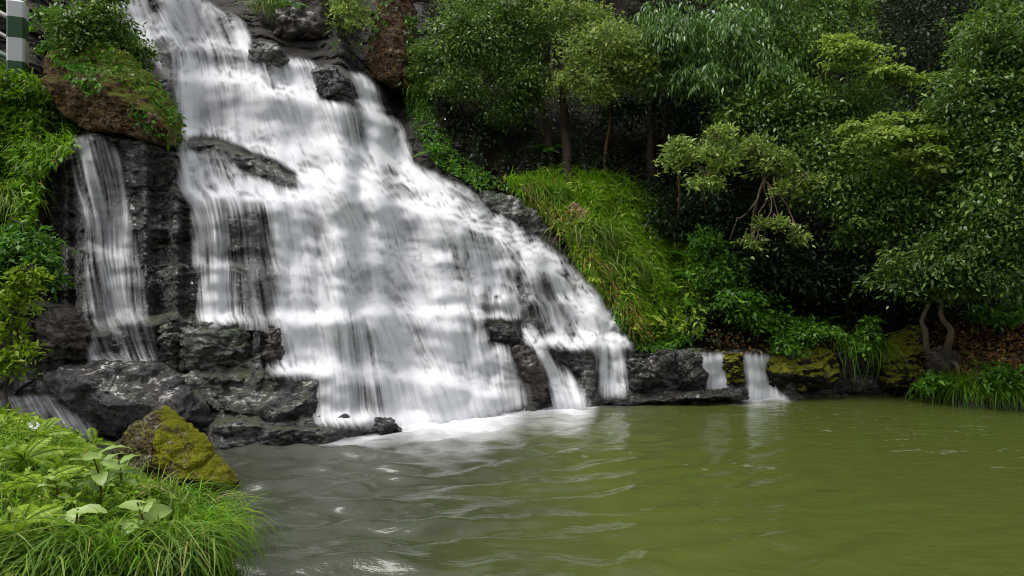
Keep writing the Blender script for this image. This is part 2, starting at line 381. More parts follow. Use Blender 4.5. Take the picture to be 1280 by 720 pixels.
disp = (0.10 * strata + 0.10 * (ci - 0.5) + 0.10 * (ci2 - 0.5) * sstep(-0.5, 0.4, fbm(P0 * 0.8, 2, 79)) + 0.04 * fine + 0.10 * wq + 0.03 * (sstep(0, 0.1, cb) - 1) + 0.025 * (sstep(0, 0.2, cb2) - 1)) * rocky
disp += (1 - rocky) * 0.25 * fbm(P0 * 0.9, 4, 81)
disp *= sstep(-0.15, 0.1, P0[..., 2] + 0.3)
P = pt(U, V, Y - disp)
Yr = Y - disp

def depth(u, v, arr=None):
    """rock depth at a photo pixel (bilinear)"""
    a = Yr if arr is None else arr
    u = np.asarray(u, float); v = np.asarray(v, float)
    fu = np.clip((u - us[0]) / ST, 0, NC - 1.001); fv = np.clip((vs[0] - v) / ST, 0, NM - 1.001)
    i = fu.astype(int); j = fv.astype(int); fu = fu - i; fv = fv - j
    return (a[j, i] * (1 - fu) * (1 - fv) + a[j, i + 1] * fu * (1 - fv) + a[j + 1, i] * (1 - fu) * fv + a[j + 1, i + 1] * fu * fv)
def ground(u, v, off=0.0):
    return pt(np.asarray(u, float), np.asarray(v, float), depth(u, v) - off)

# boundary between bare rock and forest slope
edge = np.interp(vs, [-700, 0, 110, 210, 260, 330, 436, 445, 700], [500, 528, 560, 545, 640, 735, 800, 2000, 2000])
isrock = U < edge[:, None] + 8 * nz2(25, 25, 91)
fr = isrock[:-1, :-1] & (V[:-1, :-1] > -84)
Vc, Fc, _ = compact(P.reshape(-1, 3), grid_faces(NR, NC, fr))
dry = np.zeros_like(U)
for pl in ([(250, -100), (256, 4), (300, 32), (312, 66), (332, 70), (390, 80), (440, 92), (476, 112), (492, 146), (516, 208), (580, 236), (655, 288), (725, 345), (800, 434), (900, 430), (900, -100)], [(-230, -100), (118, -100), (128, 0), (150, 30), (186, 60), (200, 90), (205, 130), (60, 165), (-230, 170)]):
    dry = np.maximum(dry, inpoly(pl, U + wob, V + wob))
Vc, Fc, ac = compact(P.reshape(-1, 3), grid_faces(NR, NC, fr), {'dry': blur(dry, 2, 2).ravel()})
cliff = mesh_obj('rock_cliff', Vc, Fc[:, ::-1], M['cliff'], attrs=ac)
tag(cliff, 'dark wet layered rock face under the waterfall', 'cliff', kind='structure')
sub = np.ix_(np.concatenate([np.arange(0, NM, 3), np.arange(NM, NR)]), np.arange(0, NC, 3))
Ph = P[sub].copy(); nrh, nch = Ph.shape[:2]
fh = (~isrock[sub])[:-1, :-1] | (~isrock[sub])[1:, 1:]
Vh, Fh, _ = compact(Ph.reshape(-1, 3), grid_faces(nrh, nch, fh))
hill = mesh_obj('hillside', Vh, Fh[:, ::-1], M['soil'])
tag(hill, 'dark steep forest slope beside the waterfall', 'hillside', kind='structure')

# ------------------------------------------------------------------ falling water: long silky sheets
pm = slice(0, NM)
Um, Vm = U[pm], V[pm]
body = [(150, 28), (178, 44), (215, 52), (262, 60), (330, 70), (386, 80), (396, 90), (398, 122), (432, 134), (446, 124), (436, 100), (428, 92), (452, 97), (474, 116), (489, 148), (505, 165), (512, 206), (540, 220), (577, 236), (612, 260), (652, 288), (690, 316), (722, 347), (750, 373), (772, 403), (794, 437),
        (748, 437), (700, 433), (668, 430), (690, 445), (716, 475), (738, 514), (692, 514), (684, 470), (668, 438), (652, 424), (648, 406), (626, 401), (611, 405), (614, 427), (640, 436), (652, 470), (655, 504), (612, 522), (545, 534), (480, 536), (398, 528), (392, 476), (340, 468), (346, 412), (330, 404), (254, 404), (262, 335), (246, 330), (246, 255), (228, 238), (230, 180), (214, 170), (226, 160), (222, 108), (204, 84), (186, 62)]
upper = [(122, -90), (130, 0), (148, 24), (176, 46), (215, 54), (262, 60), (308, 68), (308, 50), (300, 34), (282, 20), (256, 4), (222, -10), (205, -90)]
left_fall = [(86, 178), (98, 172), (132, 176), (146, 196), (154, 232), (165, 290), (178, 350), (184, 404), (198, 440), (200, 456), (108, 452), (118, 424), (106, 405), (104, 330), (108, 280), (96, 222)]
small = {'chute': [(742, 434), (776, 434), (784, 460), (782, 496), (754, 496), (750, 465)],
         'thin': [(846, 441), (853, 441), (853, 484), (848, 484)],
         'spout': [(876, 444), (903, 444), (906, 462), (912, 489), (884, 490), (881, 464)],
         'spout2': [(928, 445), (957, 445), (960, 470), (966, 484), (992, 503), (926, 503), (934, 484), (931, 466)],
         'creek': [(-30, 498), (70, 494), (78, 508), (122, 530), (118, 548), (70, 540), (20, 524), (-30, 520)]}
cov = np.zeros_like(Um); own = np.zeros(Um.shape, int)
def paint(poly, val, own_id=None, feather=1.6):
    global cov
    m = inpoly(poly, Um + 2.5 * wob[pm] / 5, Vm).astype(float); m = blur(m, feather, feather)
    cov = cov * (1 - m) + val * m
    if own_id is not None: own[blur(m, 2, 2) > 0.02] = own_id
ids = {'body': 1, 'upper': 2, 'left': 3}
paint(left_fall, 0.30, 3, 3)
paint([(100, 178), (128, 180), (150, 290), (172, 404), (140, 404), (118, 290)], 0.48, 3, 5)
paint([(120, 412), (140, 410), (150, 452), (122, 452)], 0.14, 3, 2)
for k, (nm, pl) in enumerate(small.items()):
    ids[nm] = 5 + k; paint(pl, {'chute': 0.72, 'thin': 0.5, 'spout': 0.92, 'spout2': 0.95, 'creek': 0.2}[nm], ids[nm], 2.0)
paint(upper, 0.84, 2, 3); paint(body, 0.90, 1, 3.2)
for pl, val, fe in [([(392, 86), (415, 84), (436, 98), (442, 112), (438, 138), (420, 130), (398, 124)], 0.0, 1.5),
                ([(228, 168), (270, 168), (310, 184), (345, 198), (370, 214), (375, 238), (350, 236), (316, 222), (280, 204), (231, 188)], 0.0, 2.2),
                ([(186, 50), (212, 48), (224, 75), (222, 112), (205, 105), (198, 80)], 0.12, 2.5),
                ([(248, 245), (340, 262), (345, 400), (250, 404), (250, 330)], 0.36, 5),
                ([(308, 262), (334, 268), (342, 330), (342, 398), (302, 398), (302, 338), (290, 320), (292, 270)], 0.16, 3),
                ([(262, 334), (287, 330), (287, 402), (257, 402)], 0.85, 2.5),
                ([(472, 222), (512, 232), (520, 250), (480, 238)], 0.3, 3), ([(300, 405), (345, 408), (344, 465), (305, 462)], 0.22, 3),
                ([(478, 206), (492, 210), (498, 222), (482, 216)], 0.1, 2),
                ([(640, 334), (656, 338), (658, 374), (642, 370)], 0.06, 3), ([(670, 340), (700, 346), (706, 418), (690, 414), (676, 376)], 0.22, 4), ([(648, 376), (682, 376), (690, 416), (652, 410)], 0.24, 4),
                ([(440, 478), (474, 480), (482, 516), (446, 516)], 0.25, 4), ([(578, 400), (600, 402), (606, 424), (584, 420)], 0.25, 4), ([(604, 398), (655, 400), (655, 430), (612, 430)], 0.0, 1.5), ([(640, 434), (662, 430), (686, 470), (690, 504), (656, 504)], 0.1, 2.5),
                ([(556, 228), (600, 248), (610, 262), (570, 248)], 0.3, 3), ([(216, 56), (330, 72), (388, 84), (380, 92), (300, 84), (220, 70)], 0.5, 3),
                ([(420, 130), (446, 128), (452, 178), (428, 170)], 0.3, 4), ([(180, -20), (200, -20), (206, 22), (188, 14)], 0.05, 2.5), ([(254, 4), (300, 30), (306, 60), (285, 58), (262, 40)], 0.6, 4),
                ([(250, 190), (285, 200), (300, 240), (252, 238)], 0.55, 6), ([(700, 318), (724, 350), (745, 374), (725, 366), (700, 340)], 0.5, 3),
                ([(520, 400), (545, 410), (540, 470), (524, 460)], 0.62, 6), ([(415, 410), (470, 402), (480, 462), (420, 466)], 0.6, 7), ([(380, 300), (430, 300), (440, 390), (390, 395)], 0.66, 9)]:
    paint(pl, val, None, fe)
gap = sstep(0.08, 0.42, nz2(17, 26, 113, 3)[pm]) * blur(inpoly([(560, 290), (640, 300), (720, 350), (790, 436), (690, 428), (600, 400), (560, 360)], Um, Vm).astype(float), 8, 8)
cov = cov * (1 - 0.5 * gap)
bright = [([(520, 300), (580, 330), (600, 395), (545, 392), (500, 330)], 0.06), ([(470, 395), (570, 398), (600, 500), (600, 530), (500, 535), (520, 470)], 0.12), ([(400, 460), (560, 465), (560, 476), (400, 474)], 0.15), ([(330, 170), (450, 210), (520, 262), (420, 250), (350, 220)], 0.1)]
for pl, val in bright:
    m = blur(inpoly(pl, Um, Vm).astype(float), 8, 8); cov = cov + m * val * (cov > 0.3)
# flow over the steps: straight down a riser, along the slope on a tread
fx = shepard([(250, 20, 1.0), (170, 10, 0.9), (300, 130, 0.25), (220, 120, 0.1), (300, 220, 0.9), (400, 200, 0.9), (450, 250, 0.9), (480, 170, 0.45), (550, 250, 1.0), (280, 330, 0.02), (130, 300, 0.12), (110, 200, 0.45), (420, 340, 0.5), (350, 300, 0.28), (500, 320, 0.5), (560, 350, 0.55), (520, 440, 0.75), (570, 490, 0.95), (500, 400, 0.7), (600, 450, 0.5), (650, 330, 0.7), (720, 360, 0.85), (700, 410, 0.7), (620, 400, 0.35), (440, 430, 0.2), (420, 500, 0.25), (480, 500, 0.5), (690, 470, 0.55), (610, 470, 0.1), (760, 470, 0.12), (890, 470, 0.1), (945, 470, 0.15), (70, 520, 1.2), (310, 515, 1.2)])[pm]
tr = blur(tread_all[pm], 0.8, 1.2)
fxx = fx * (0.45 + 0.9 * tr) + tr * 0.9 * nz2(22, 18, 101)[pm] + 0.22 * nz2(34, 50, 103)[pm]
nrm = np.sqrt(fxx ** 2 + 1); fu_ = fxx / nrm; fv_ = 1 / nrm
r0, r1 = 0, NM; c0, c1 = int((-40 + 220) / ST), int((1070 + 220) / ST)
fu_, fv_ = fu_[:, c0:c1], fv_[:, c0:c1]
def lic(nz, steps):
    h, wd = nz.shape; jj, ii = np.mgrid[0:h, 0:wd].astype(np.float32)
    acc = nz.copy(); wsum = np.ones_like(nz)
    for sgn in (1, -1):
        x = ii.copy(); y = jj.copy()
        for k in range(steps):
            xi = np.clip(np.rint(x).astype(int), 0, wd - 1); yi = np.clip(np.rint(y).astype(int), 0, h - 1)
            x = np.clip(x + sgn * fu_[yi, xi], 0, wd - 1.01); y = np.clip(y - sgn * fv_[yi, xi], 0, h - 1.01)
            i = x.astype(int); j = y.astype(int); a = x - i; b_ = y - j
            s = (nz[j, i] * (1 - a) + nz[j, i + 1] * a) * (1 - b_) + (nz[j + 1, i] * (1 - a) + nz[j + 1, i + 1] * a) * b_
            wt = 0.5 + 0.5 * math.cos(math.pi * k / steps); acc += wt * s; wsum += wt
    return acc / wsum
h_, w_ = fu_.shape
n_f = rng.standard_normal((h_, w_)); n_c = blur(rng.standard_normal((h_, w_)), 2.4, 2.4); n_c /= n_c.std()
n_b = blur(rng.standard_normal((h_, w_)), 7, 7); n_b /= n_b.std()
norm = lambda a: (a - a.mean()) / a.std()
n_h = blur(rng.standard_normal((h_, w_)), 14, 14); n_h /= n_h.std()
sf = soft[pm][:, c0:c1]; shrt = wet_steps[pm][:, c0:c1]
f_l = norm(lic(n_f, 36)); f_s = norm(lic(n_f, 11)); c_l = norm(lic(n_c, 46)); c_s = norm(lic(n_c, 16))
streak = 0.60 * (f_l * (1 - 0.6 * shrt) + 0.6 * shrt * f_s) + 0.50 * (c_l * (1 - 0.6 * shrt) + 0.6 * shrt * c_s) + 0.26 * norm(lic(n_b, 48)) + 0.26 * norm(lic(n_h, 64))
ST_full = np.zeros_like(Um); ST_full[:, c0:c1] = np.where(streak < 0, 0.72 * streak, streak)
stair = wet_steps[pm]; php = ph[pm]
glow = (sstep(0.62, 0.78, php) + (1 - sstep(0.04, 0.16, php))) * stair
dim = sstep(0.12, 0.3, php) * (1 - sstep(0.45, 0.62, php)) * stair
vary = 0.5 + 0.5 * np.clip(nz2(40, 30, 107)[pm] * 2.2, -1, 1)
right_ = 0.55 + 0.6 * sstep(520, 620, Um) * sstep(250, 300, Vm) + 0.35 * (1 - sstep(180, 260, Vm)) * sstep(330, 420, Um)
big_l = blur(tread[pm], 0.7, 0.9) * (1 - 0.75 * (1 - sstep(430, 490, Um)) * sstep(370, 385, Vm) * (1 - sstep(415, 430, Vm))); big_r = blur(riser[pm], 1, 1)
al = cov * (1.0 + 0.05 * soft[pm] + 0.26 * glow - (0.18 + 0.42 * vary * right_) * dim + (0.05 + 0.16 * vary) * big_l - 0.05 * big_r) + (0.16 + 0.14 * np.sin(np.pi * np.clip(cov, 0, 1)) + 0.13 * dim + 0.05 * big_r) * ST_full * sstep(0.02, 0.3, cov)
al = np.clip(al, 0, 0.97) * sstep(0.03, 0.2, cov + 0.05 * ST_full)
al = blur(al, 0.45, 0.6)
env = Yr[pm] - 0.05
for it in range(5): env = np.minimum(env, np.minimum(np.minimum(np.roll(env, 1, 1), np.roll(env, -1, 1)), np.minimum(np.roll(env, 1, 0), np.roll(env, -1, 0))) + 0.004)
Yw = blur(env, 3.0, 2.2)
Yw = Yw - 0.22 * blur(inpoly([(646, 425), (690, 434), (745, 520), (688, 520)], Um, Vm).astype(float), 4, 4)
Yw = Yw - 0.035 * np.clip(blur(ST_full, 0.8, 0.8), -2, 2) * 0.5
Pw = pt(Um, Vm, Yw)

m, nt, b = new_mat('falling_water')
at = nt.nodes.new('ShaderNodeAttribute'); at.attribute_name = 'cover'
df = nt.nodes.new('ShaderNodeBsdfDiffuse'); df.inputs['Color'].default_value = (0.86, 0.865, 0.885, 1)
tl = nt.nodes.new('ShaderNodeBsdfTranslucent'); tl.inputs['Color'].default_value = (0.86, 0.865, 0.885, 1)
mx0 = nt.nodes.new('ShaderNodeMixShader'); mx0.inputs[0].default_value = 0.22
nt.links.new(df.outputs[0], mx0.inputs[1]); nt.links.new(tl.outputs[0], mx0.inputs[2])
tp = nt.nodes.new('ShaderNodeBsdfTransparent'); mx = nt.nodes.new('ShaderNodeMixShader')
nt.links.new(at.outputs['Fac'], mx.inputs[0]); nt.links.new(tp.outputs[0], mx.inputs[1]); nt.links.new(mx0.outputs[0], mx.inputs[2])
nt.links.new(mx.outputs[0], nt.nodes['Material Output'].inputs['Surface']); M['fall'] = m

gf = grid_faces(NM, NC).reshape(NM - 1, NC - 1, 4)
fa = np.max([al[:-1, :-1], al[1:, :-1], al[:-1, 1:], al[1:, 1:]], 0)
fo = own[:-1, :-1]
fall_labels = {
    'body': ('waterfall', 'broad white waterfall spreading down the stepped dark rock to the pool', 'waterfall'),
    'upper': ('waterfall', 'topmost white cascade dropping behind the orange overhanging boulder', 'waterfall'),
    'left': ('waterfall', 'thin veil of water on the bare rock wall below the orange boulder', 'waterfall'),
    'chute': ('small_waterfall', 'short split chute over the black ledge at the broad fall\'s lower corner', 'waterfall'),
    'thin': ('water_thread', 'single thin thread of water on the black ledge wall', 'waterfall'),
    'spout': ('small_waterfall', 'small white spout between black ledge and mossy block', 'waterfall'),
    'spout2': ('small_waterfall', 'small white spout against the long mossy block, foaming at its foot', 'waterfall'),
    'creek': ('small_waterfall', 'little low cascade behind the leafy foreground bank', 'waterfall')}
for k, i in ids.items():
    keep = (fo == i) & (fa > 0.03)
    if not keep.any(): continue
    vv, ff, aa = compact(Pw.reshape(-1, 3), gf[keep], {'cover': al.ravel()})
    nm, lb, ct = fall_labels[k]
    tag(mesh_obj(nm, vv, ff[:, ::-1], M['fall'], attrs=aa), lb, ct)

# ------------------------------------------------------------------ the pool
xs = np.concatenate([np.linspace(-14, -5, 30)[:-1], np.arange(-5, 9, 0.035), np.linspace(9, 30, 50)[1:]])
ys = np.concatenate([np.linspace(-20, 3.2, 40)[:-1], np.arange(3.2, 14, 0.035), np.linspace(14, 18, 10)[1:]])
X_, Y_ = np.meshgrid(xs, ys)
sx = [-3.3, -1.5, 0.2, 1.05]; sy = [9.0, 10.4, 10.9, 10.9]
zz = np.zeros_like(X_)
foam = np.zeros_like(X_)
warp = 0.5 * fbm(np.stack([X_ * 0.5, Y_ * 0.5, X_ * 0], -1), 3, 201); warp2 = 0.5 * fbm(np.stack([X_ * 0.9, Y_ * 0.9, X_ * 0], -1), 3, 207)
near = np.exp(-np.maximum(X_ - 0.3, 0) / 2.0) * np.exp(-np.maximum(-4.5 - X_, 0))
for (cx, cy, lam, am, ph) in [(-0.7, 11.6, 0.47, 0.020, 0.3), (0.6, 11.9, 0.41, 0.009, 1.1), (-1.9, 11.2, 0.69, 0.034, 2.2), (-3.6, 10.2, 0.5, 0.012, 4.0), (1.6, 12.2, 0.3, 0.003, .5)]:
    r_ = np.sqrt((X_ - cx) ** 2 + (Y_ - cy) ** 2) + 0.55 * warp + 0.22 * warp2
    zz += am * near * np.sin(2 * math.pi * r_ / lam + ph) * (0.55 + 0.9 * fbm(np.stack([X_ * 1.1, Y_ * 1.1, X_ * 0], -1), 2, int(211 + ph * 10))) * np.clip(1.9 - (Y_ - 4) * 0.19, 0.4, 1.9)
zz += 0.022 * near * fbm(np.stack([X_ * 1.9, Y_ * 3.1, X_ * 0], -1), 3, 221)
zz += foam * 0.07 * (fbm(np.stack([X_ * 5, Y_ * 5, X_ * 0], -1), 3, 271) + 0.3) if False else 0
zz += 0.006 * near * fbm(np.stack([X_ * 6, Y_ * 10, X_ * 0], -1), 2, 225)
zz += 0.0030 * (1 - near) * fbm(np.stack([X_ * 2.2, Y_ * 6.0, X_ * 0], -1), 3, 231)
# aerated white water where the sheets land
fu = 640 + X_ / np.maximum(Y_, .1) * F; fv = 360 + H * F / np.maximum(Y_, .1)
vb = np.interp(fu, us, vbase)
below_px = fv - vb
land = np.interp(fu, [380, 405, 470, 520, 560, 600, 640, 660, 690, 715, 740, 750, 780, 790, 880, 925, 950, 985, 1000], [0, .35, .7, 1, 1.1, 1., .7, .35, .6, .95, .5, .1, .1, .0, .0, .5, .7, .4, 0])
fn = fbm(np.stack([X_ * 1.6, Y_ * 2.6, X_ * 0], -1), 4, 241); fn2 = fbm(np.stack([X_ * 4, Y_ * 9, X_ * 0], -1), 4, 251)
reach = np.interp(fu, [400, 500, 560, 640, 690, 740, 800, 940, 1000], [7, 13, 22, 20, 19, 20, 7, 6, 3])
foam = land * np.exp(-np.maximum(below_px, 0) / reach) * 1.25 + (0.4 * fn + 0.25 * fn2) * land * np.exp(-np.maximum(below_px, 0) / 45)
foam = np.clip(foam - 0.10, 0, 1) * (fv < 640)
flecks = (fbm(np.stack([X_ * 9, Y_ * 16, X_ * 0], -1), 2, 261) > 0.66) * (hash3(np.floor(X_ * 2), np.floor(Y_ * 2), X_ * 0, 5) > 0.55)
zz += np.clip(foam, 0, 1) * 0.06 * (fbm(np.stack([X_ * 4, Y_ * 5, X_ * 0], -1), 3, 271) + 0.25)
foam = np.maximum(foam, 0.10 * flecks * (Y_ > 7.5) * (X_ > -0.5))
# air bubbles and silt carried out from where the sheets land, thinning with distance
yb_ = np.interp(fu, us, Yb)
aer = 0.8 * np.exp(-np.maximum(yb_ - Y_, 0) / 1.3) * np.interp(fu, [300, 420, 500, 700, 790, 860], [0.25, 0.7, 1, 1, 0.4, 0.0]) * (Y_ < 12.5)
m, nt, b = new_mat('pool_water')
geo = nt.nodes.new('ShaderNodeNewGeometry'); pos = geo.outputs['Position']
sp = nt.nodes.new('ShaderNodeSeparateXYZ'); nt.links.new(pos, sp.inputs[0])
gx = math_(nt, 'ADD', sp.outputs[0], math_(nt, 'MULTIPLY', noise_n(nt, 0.7, 4, 0.6, pos), 2.4))
mk = ramp(nt, math_(nt, 'ADD', math_(nt, 'MULTIPLY', gx, 0.16), 0.40), [(0.0, (0.026, 0.028, 0.020)), (0.48, (0.036, 0.042, 0.022)), (0.74, (0.070, 0.087, 0.018)), (1, (0.062, 0.078, 0.015))]).outputs[0]
mk2 = mixc(nt, noise_n(nt, 1.6, 4, 0.6, pos, (1, 2.6, 1)), mk, (0.05, 0.064, 0.016))
mmx = nt.nodes.new('ShaderNodeMix'); mmx.data_type = 'RGBA'; mmx.inputs[0].default_value = 0.35
nt.links.new(mk, mmx.inputs[6]); nt.links.new(mk2, mmx.inputs[7])
milk = nt.nodes.new('ShaderNodeAttribute'); milk.attribute_name = 'milk'
mfac = math_(nt, 'MULTIPLY', milk.outputs['Fac'], math_(nt, 'ADD', noise_n(nt, 2.0, 4, 0.6, pos), 0.5), True)
milky = mixc(nt, mfac, mmx.outputs[2], (0.135, 0.139, 0.130))
fo_ = nt.nodes.new('ShaderNodeAttribute'); fo_.attribute_name = 'foam'
nt.links.new(mixc(nt, fo_.outputs['Fac'], milky, (0.86, 0.87, 0.89)), b.inputs['Base Color'])
nt.links.new(math_(nt, 'ADD', math_(nt, 'MULTIPLY', fo_.outputs['Fac'], 0.6), 0.02), b.inputs['Roughness'])
b.inputs['IOR'].default_value = 1.33
bw = noise_n(nt, 3.0, 5, 0.55, pos, (1, 2.4, 1))
bp = nt.nodes.new('ShaderNodeBump'); bp.inputs['Strength'].default_value = 0.32; bp.inputs['Distance'].default_value = 0.05
nt.links.new(bw, bp.inputs['Height']); nt.links.new(bp.outputs[0], b.inputs['Normal']); M['pool'] = m
Vw = np.stack([X_, Y_, zz], -1)
wf = grid_faces(len(ys), len(xs))
tag(mesh_obj('water', Vw.reshape(-1, 3), wf, M['pool'], attrs={'foam': foam.ravel(), 'milk': aer.ravel()}), 'murky green pool at the foot of the waterfall', 'pool', kind='structure')

gx_, gy_ = np.meshgrid(np.linspace(-45, 45, 60), np.linspace(-14, -44, 24))  # bare slope out of view, added to block low sky light from behind
gz_ = -1.0 + (-14 - gy_) * 0.55 + 1.2 * fbm(np.stack([gx_ * 0.2, gy_ * 0.2, gx_ * 0], -1), 3, 501)
tag(mesh_obj('hillside', np.stack([gx_, gy_, gz_], -1).reshape(-1, 3), grid_faces(24, 60), M['soil']), 'unseen slope added behind the viewer to cut low sky light', 'hillside', kind='structure')

# ------------------------------------------------------------------ boulders and ledge rocks (each its own hull, remeshed and weathered)
import bmesh
def hull_rock(name, label, outline, Yc, th, front, mat, cat='rock', nz=0.05, seed=1, strat=0.6, vox=58, group=None, sm=1):
    cu = sum(p[0] for p in outline) / len(outline); cv = sum(p[1] for p in outline) / len(outline)
    pts = [pt(u, v, Yc) for u, v in outline]
    pts += [pt(cu + (u - cu) * 0.9, cv + (v - cv) * 0.9, Yc + th) for u, v in outline]
    pts += [pt(u, v, Yc + d) for u, v, d in front]
    pts = [np.asarray(p, float) for p in pts]
    base = np.mean(pts, 0); base[2] = min(p[2] for p in pts)
    bm = bmesh.new()
    for p in pts: bm.verts.new(p - base)
    r = bmesh.ops.convex_hull(bm, input=bm.verts)
    bmesh.ops.delete(bm, geom=list({g for g in r['geom_interior'] + r['geom_unused'] if isinstance(g, bmesh.types.BMVert)}), context='VERTS')
    me = bpy.data.meshes.new(name); bm.to_mesh(me); bm.free()
    o = bpy.data.objects.new(name, me); COL.objects.link(o)
    size = max(np.ptp(np.array(pts), 0)[[0, 2]].max(), 0.1)
    md = o.modifiers.new('r', 'REMESH'); md.mode = 'VOXEL'; md.voxel_size = size / vox
    m2 = o.modifiers.new('s', 'SMOOTH'); m2.iterations = sm; m2.factor = 0.5
    dg = bpy.context.evaluated_depsgraph_get(); ev = o.evaluated_get(dg)
    me2 = bpy.data.meshes.new_from_object(ev); o.modifiers.clear(); o.data = me2; bpy.data.meshes.remove(me); me2.name = name
    n = len(me2.vertices); c = np.zeros(n * 3, np.float32); me2.vertices.foreach_get('co', c); c = c.reshape(-1, 3)
    nr = np.zeros(n * 3, np.float32); me2.vertices.foreach_get('normal', nr); nr = nr.reshape(-1, 3)
    q = c / size + seed * 3.7
    cb_, ci_ = cells(q * np.array([3.0, 3.0, 5.0]) + 0.4 * fbm(q * 3, 3, seed)[:, None], seed)
    cb2, ci2 = cells(q * np.array([6.0, 6.0, 9.0]) + 0.5 * fbm(q * 6, 3, seed + 2)[:, None], seed + 20)
    cb3, ci3 = cells(np.stack([c[:, 0] * 2.4, c[:, 1] * 2.0, c[:, 2] * 9 + 1.2 * c[:, 0] * 0.3], -1) + seed + 0.5 * fbm(c * 2 + seed, 3, seed + 30)[:, None], seed + 40)
    lay = (0.055 * (ci3 - 0.5) + 0.03 * (sstep(0, 0.18, cb3) - 1)) / max(nz * min(size, 1.6), 1e-3) * min(1.0, strat + 0.15)
    d = lay + 1.5 * fbm(q * 2.6, 5, seed + 5, 0.6) + strat * 0.9 * fbm(q * np.array([2, 2, 13.]), 3, seed + 8) + 1.0 * (ci_ - 0.5) + 0.55 * (ci2 - 0.5) + 0.4 * (sstep(0, 0.14, cb_) - 1) + 0.6 * fbm(q * 14, 3, seed + 11)
    c = c + nr * (d * nz * min(size, 1.6))[:, None]
    me2.vertices.foreach_set('co', c.astype(np.float32).ravel()); me2.update()
    me2.materials.clear(); me2.materials.append(mat)
    me2.polygons.foreach_set('use_smooth', np.ones(len(me2.polygons), bool))
    o.location = [float(x) for x in base]
    return tag(o, label, cat, group)
def dp(u, v): return float(depth(u, v))

hull_rock('boulder', 'yellow-green mossy pyramid boulder at the pool edge behind the foreground grass', [(140, 556), (170, 526), (205, 507), (222, 515), (256, 545), (287, 580), (303, 602), (296, 614), (262, 624), (200, 645), (150, 645), (130, 600)], 6.95, 0.9,
          [(188, 556, -0.45), (240, 598, -0.45), (165, 622, -0.5), (270, 606, -0.35), (205, 520, -0.12)], M['mossboulder'], 'boulder', 0.03, 3, vox=100, strat=0.3, sm=9)
hull_rock('boulder', 'big orange-brown overhanging boulder with a mossy top above the rock wall', [(50, 70), (70, 52), (118, 44), (150, 62), (180, 84), (205, 110), (224, 140), (228, 160), (225, 184), (190, 181), (150, 171), (100, 160), (70, 140), (52, 100)], 11.2, 1.9,
          [(140, 118, -0.7), (200, 150, -0.65), (216, 178, -0.5), (110, 130, -0.4), (170, 98, -0.35), (150, 165, -0.5)], M['orangerock'], 'boulder', 0.04, 5, vox=80)
hull_rock('boulder', 'long low wet black boulder between the mossy boulder and the thin veil of water', [(58, 466), (75, 456), (125, 452), (190, 457), (225, 468), (255, 500), (262, 532), (220, 552), (160, 552), (110, 525), (82, 505), (60, 488)], 8.9, 0.9,
          [(120, 486, -0.4), (180, 505, -0.45), (215, 525, -0.45), (150, 460, 0.0), (160, 530, -0.45)], M['blackrock'], 'boulder', 0.055, 9, vox=70)
hull_rock('ledge_rock', 'sloping wet grey slab between the long black boulder and the broad fall', [(205, 470), (250, 478), (330, 474), (398, 473), (408, 495), (392, 522), (330, 532), (262, 528), (235, 500)], 9.35, 0.8,
          [(320, 498, -0.3), (380, 505, -0.28), (270, 515, -0.4), (340, 520, -0.42)], M['cliff'], 'rock', 0.05, 11, vox=70)
hull_rock('shelf_rock', 'flat wet black shelf rock lowest at the left pool edge', [(248, 536), (300, 522), (360, 518), (430, 524), (446, 534), (425, 548), (345, 562), (270, 557)], 9.15, 0.6,
          [(280, 552, -0.35), (340, 557, -0.4), (420, 544, -0.15)], M['blackrock'], 'rock', 0.035, 13, vox=80, strat=1.2)
hull_rock('rock', 'small wet black rock off the tip of the flat shelf rock', [(432, 527), (455, 522), (490, 530), (502, 538), (470, 545), (440, 543)], 9.3, 0.4, [(465, 536, -0.12)], M['blackrock'], 'rock', 0.06, 15)
hull_rock('ledge_rock', 'green algae ledge block, the widest one below the thin bright middle strand', [(222, 407), (250, 403), (305, 404), (314, 420), (312, 462), (280, 468), (228, 462)], 9.6, 0.5, [(260, 430, -0.22), (300, 440, -0.2), (240, 455, -0.2)], M['greenrock'], 'rock', 0.05, 17, vox=60)
hull_rock('ledge_rock', 'narrow dark split block left of the wide green ledge block', [(199, 412), (212, 405), (222, 407), (226, 455), (218, 464), (200, 458)], 9.62, 0.4, [(212, 435, -0.15)], M['greenrock'], 'rock', 0.06, 19)
hull_rock('ledge_rock', 'reddish brown wet block half under the edge of the broad fall', [(318, 414), (335, 408), (350, 412), (353, 450), (345, 466), (322, 466), (314, 440)], 9.6, 0.4, [(335, 440, -0.16)], M['brownrock'], 'rock', 0.06, 21)
hull_rock('ledge_rock', 'small dark block in the foot of the thin veil of water', [(126, 416), (140, 412), (160, 414), (166, 448), (150, 455), (130, 452)], 9.6, 0.4, [(146, 436, -0.12)], M['cliff'], 'rock', 0.06, 23)
hull_rock('ledge_rock', 'broad cracked brown block beside the thin veil of water', [(40, 402), (70, 384), (100, 388), (110, 410), (108, 448), (70, 452), (42, 436)], 9.2, 0.7, [(80, 415, -0.25), (60, 430, -0.2)], M['brownrock'], 'rock', 0.05, 25, vox=60)
hull_rock('ledge_rock', 'mossy brown block behind the leafy sapling on the far edge', [(-20, 404), (10, 396), (38, 402), (42, 436), (20, 444), (-20, 446)], 9.1, 0.7, [(15, 420, -0.2)], M['brownrock'], 'rock', 0.05, 27)
hull_rock('rock', 'black rounded rock breaking the middle of the lower fall', [(611, 410), (625, 402), (640, 406), (652, 424), (648, 434), (615, 430)], 11.35, 0.5, [(632, 418, -0.2)], M['blackrock'], 'rock', 0.05, 29)
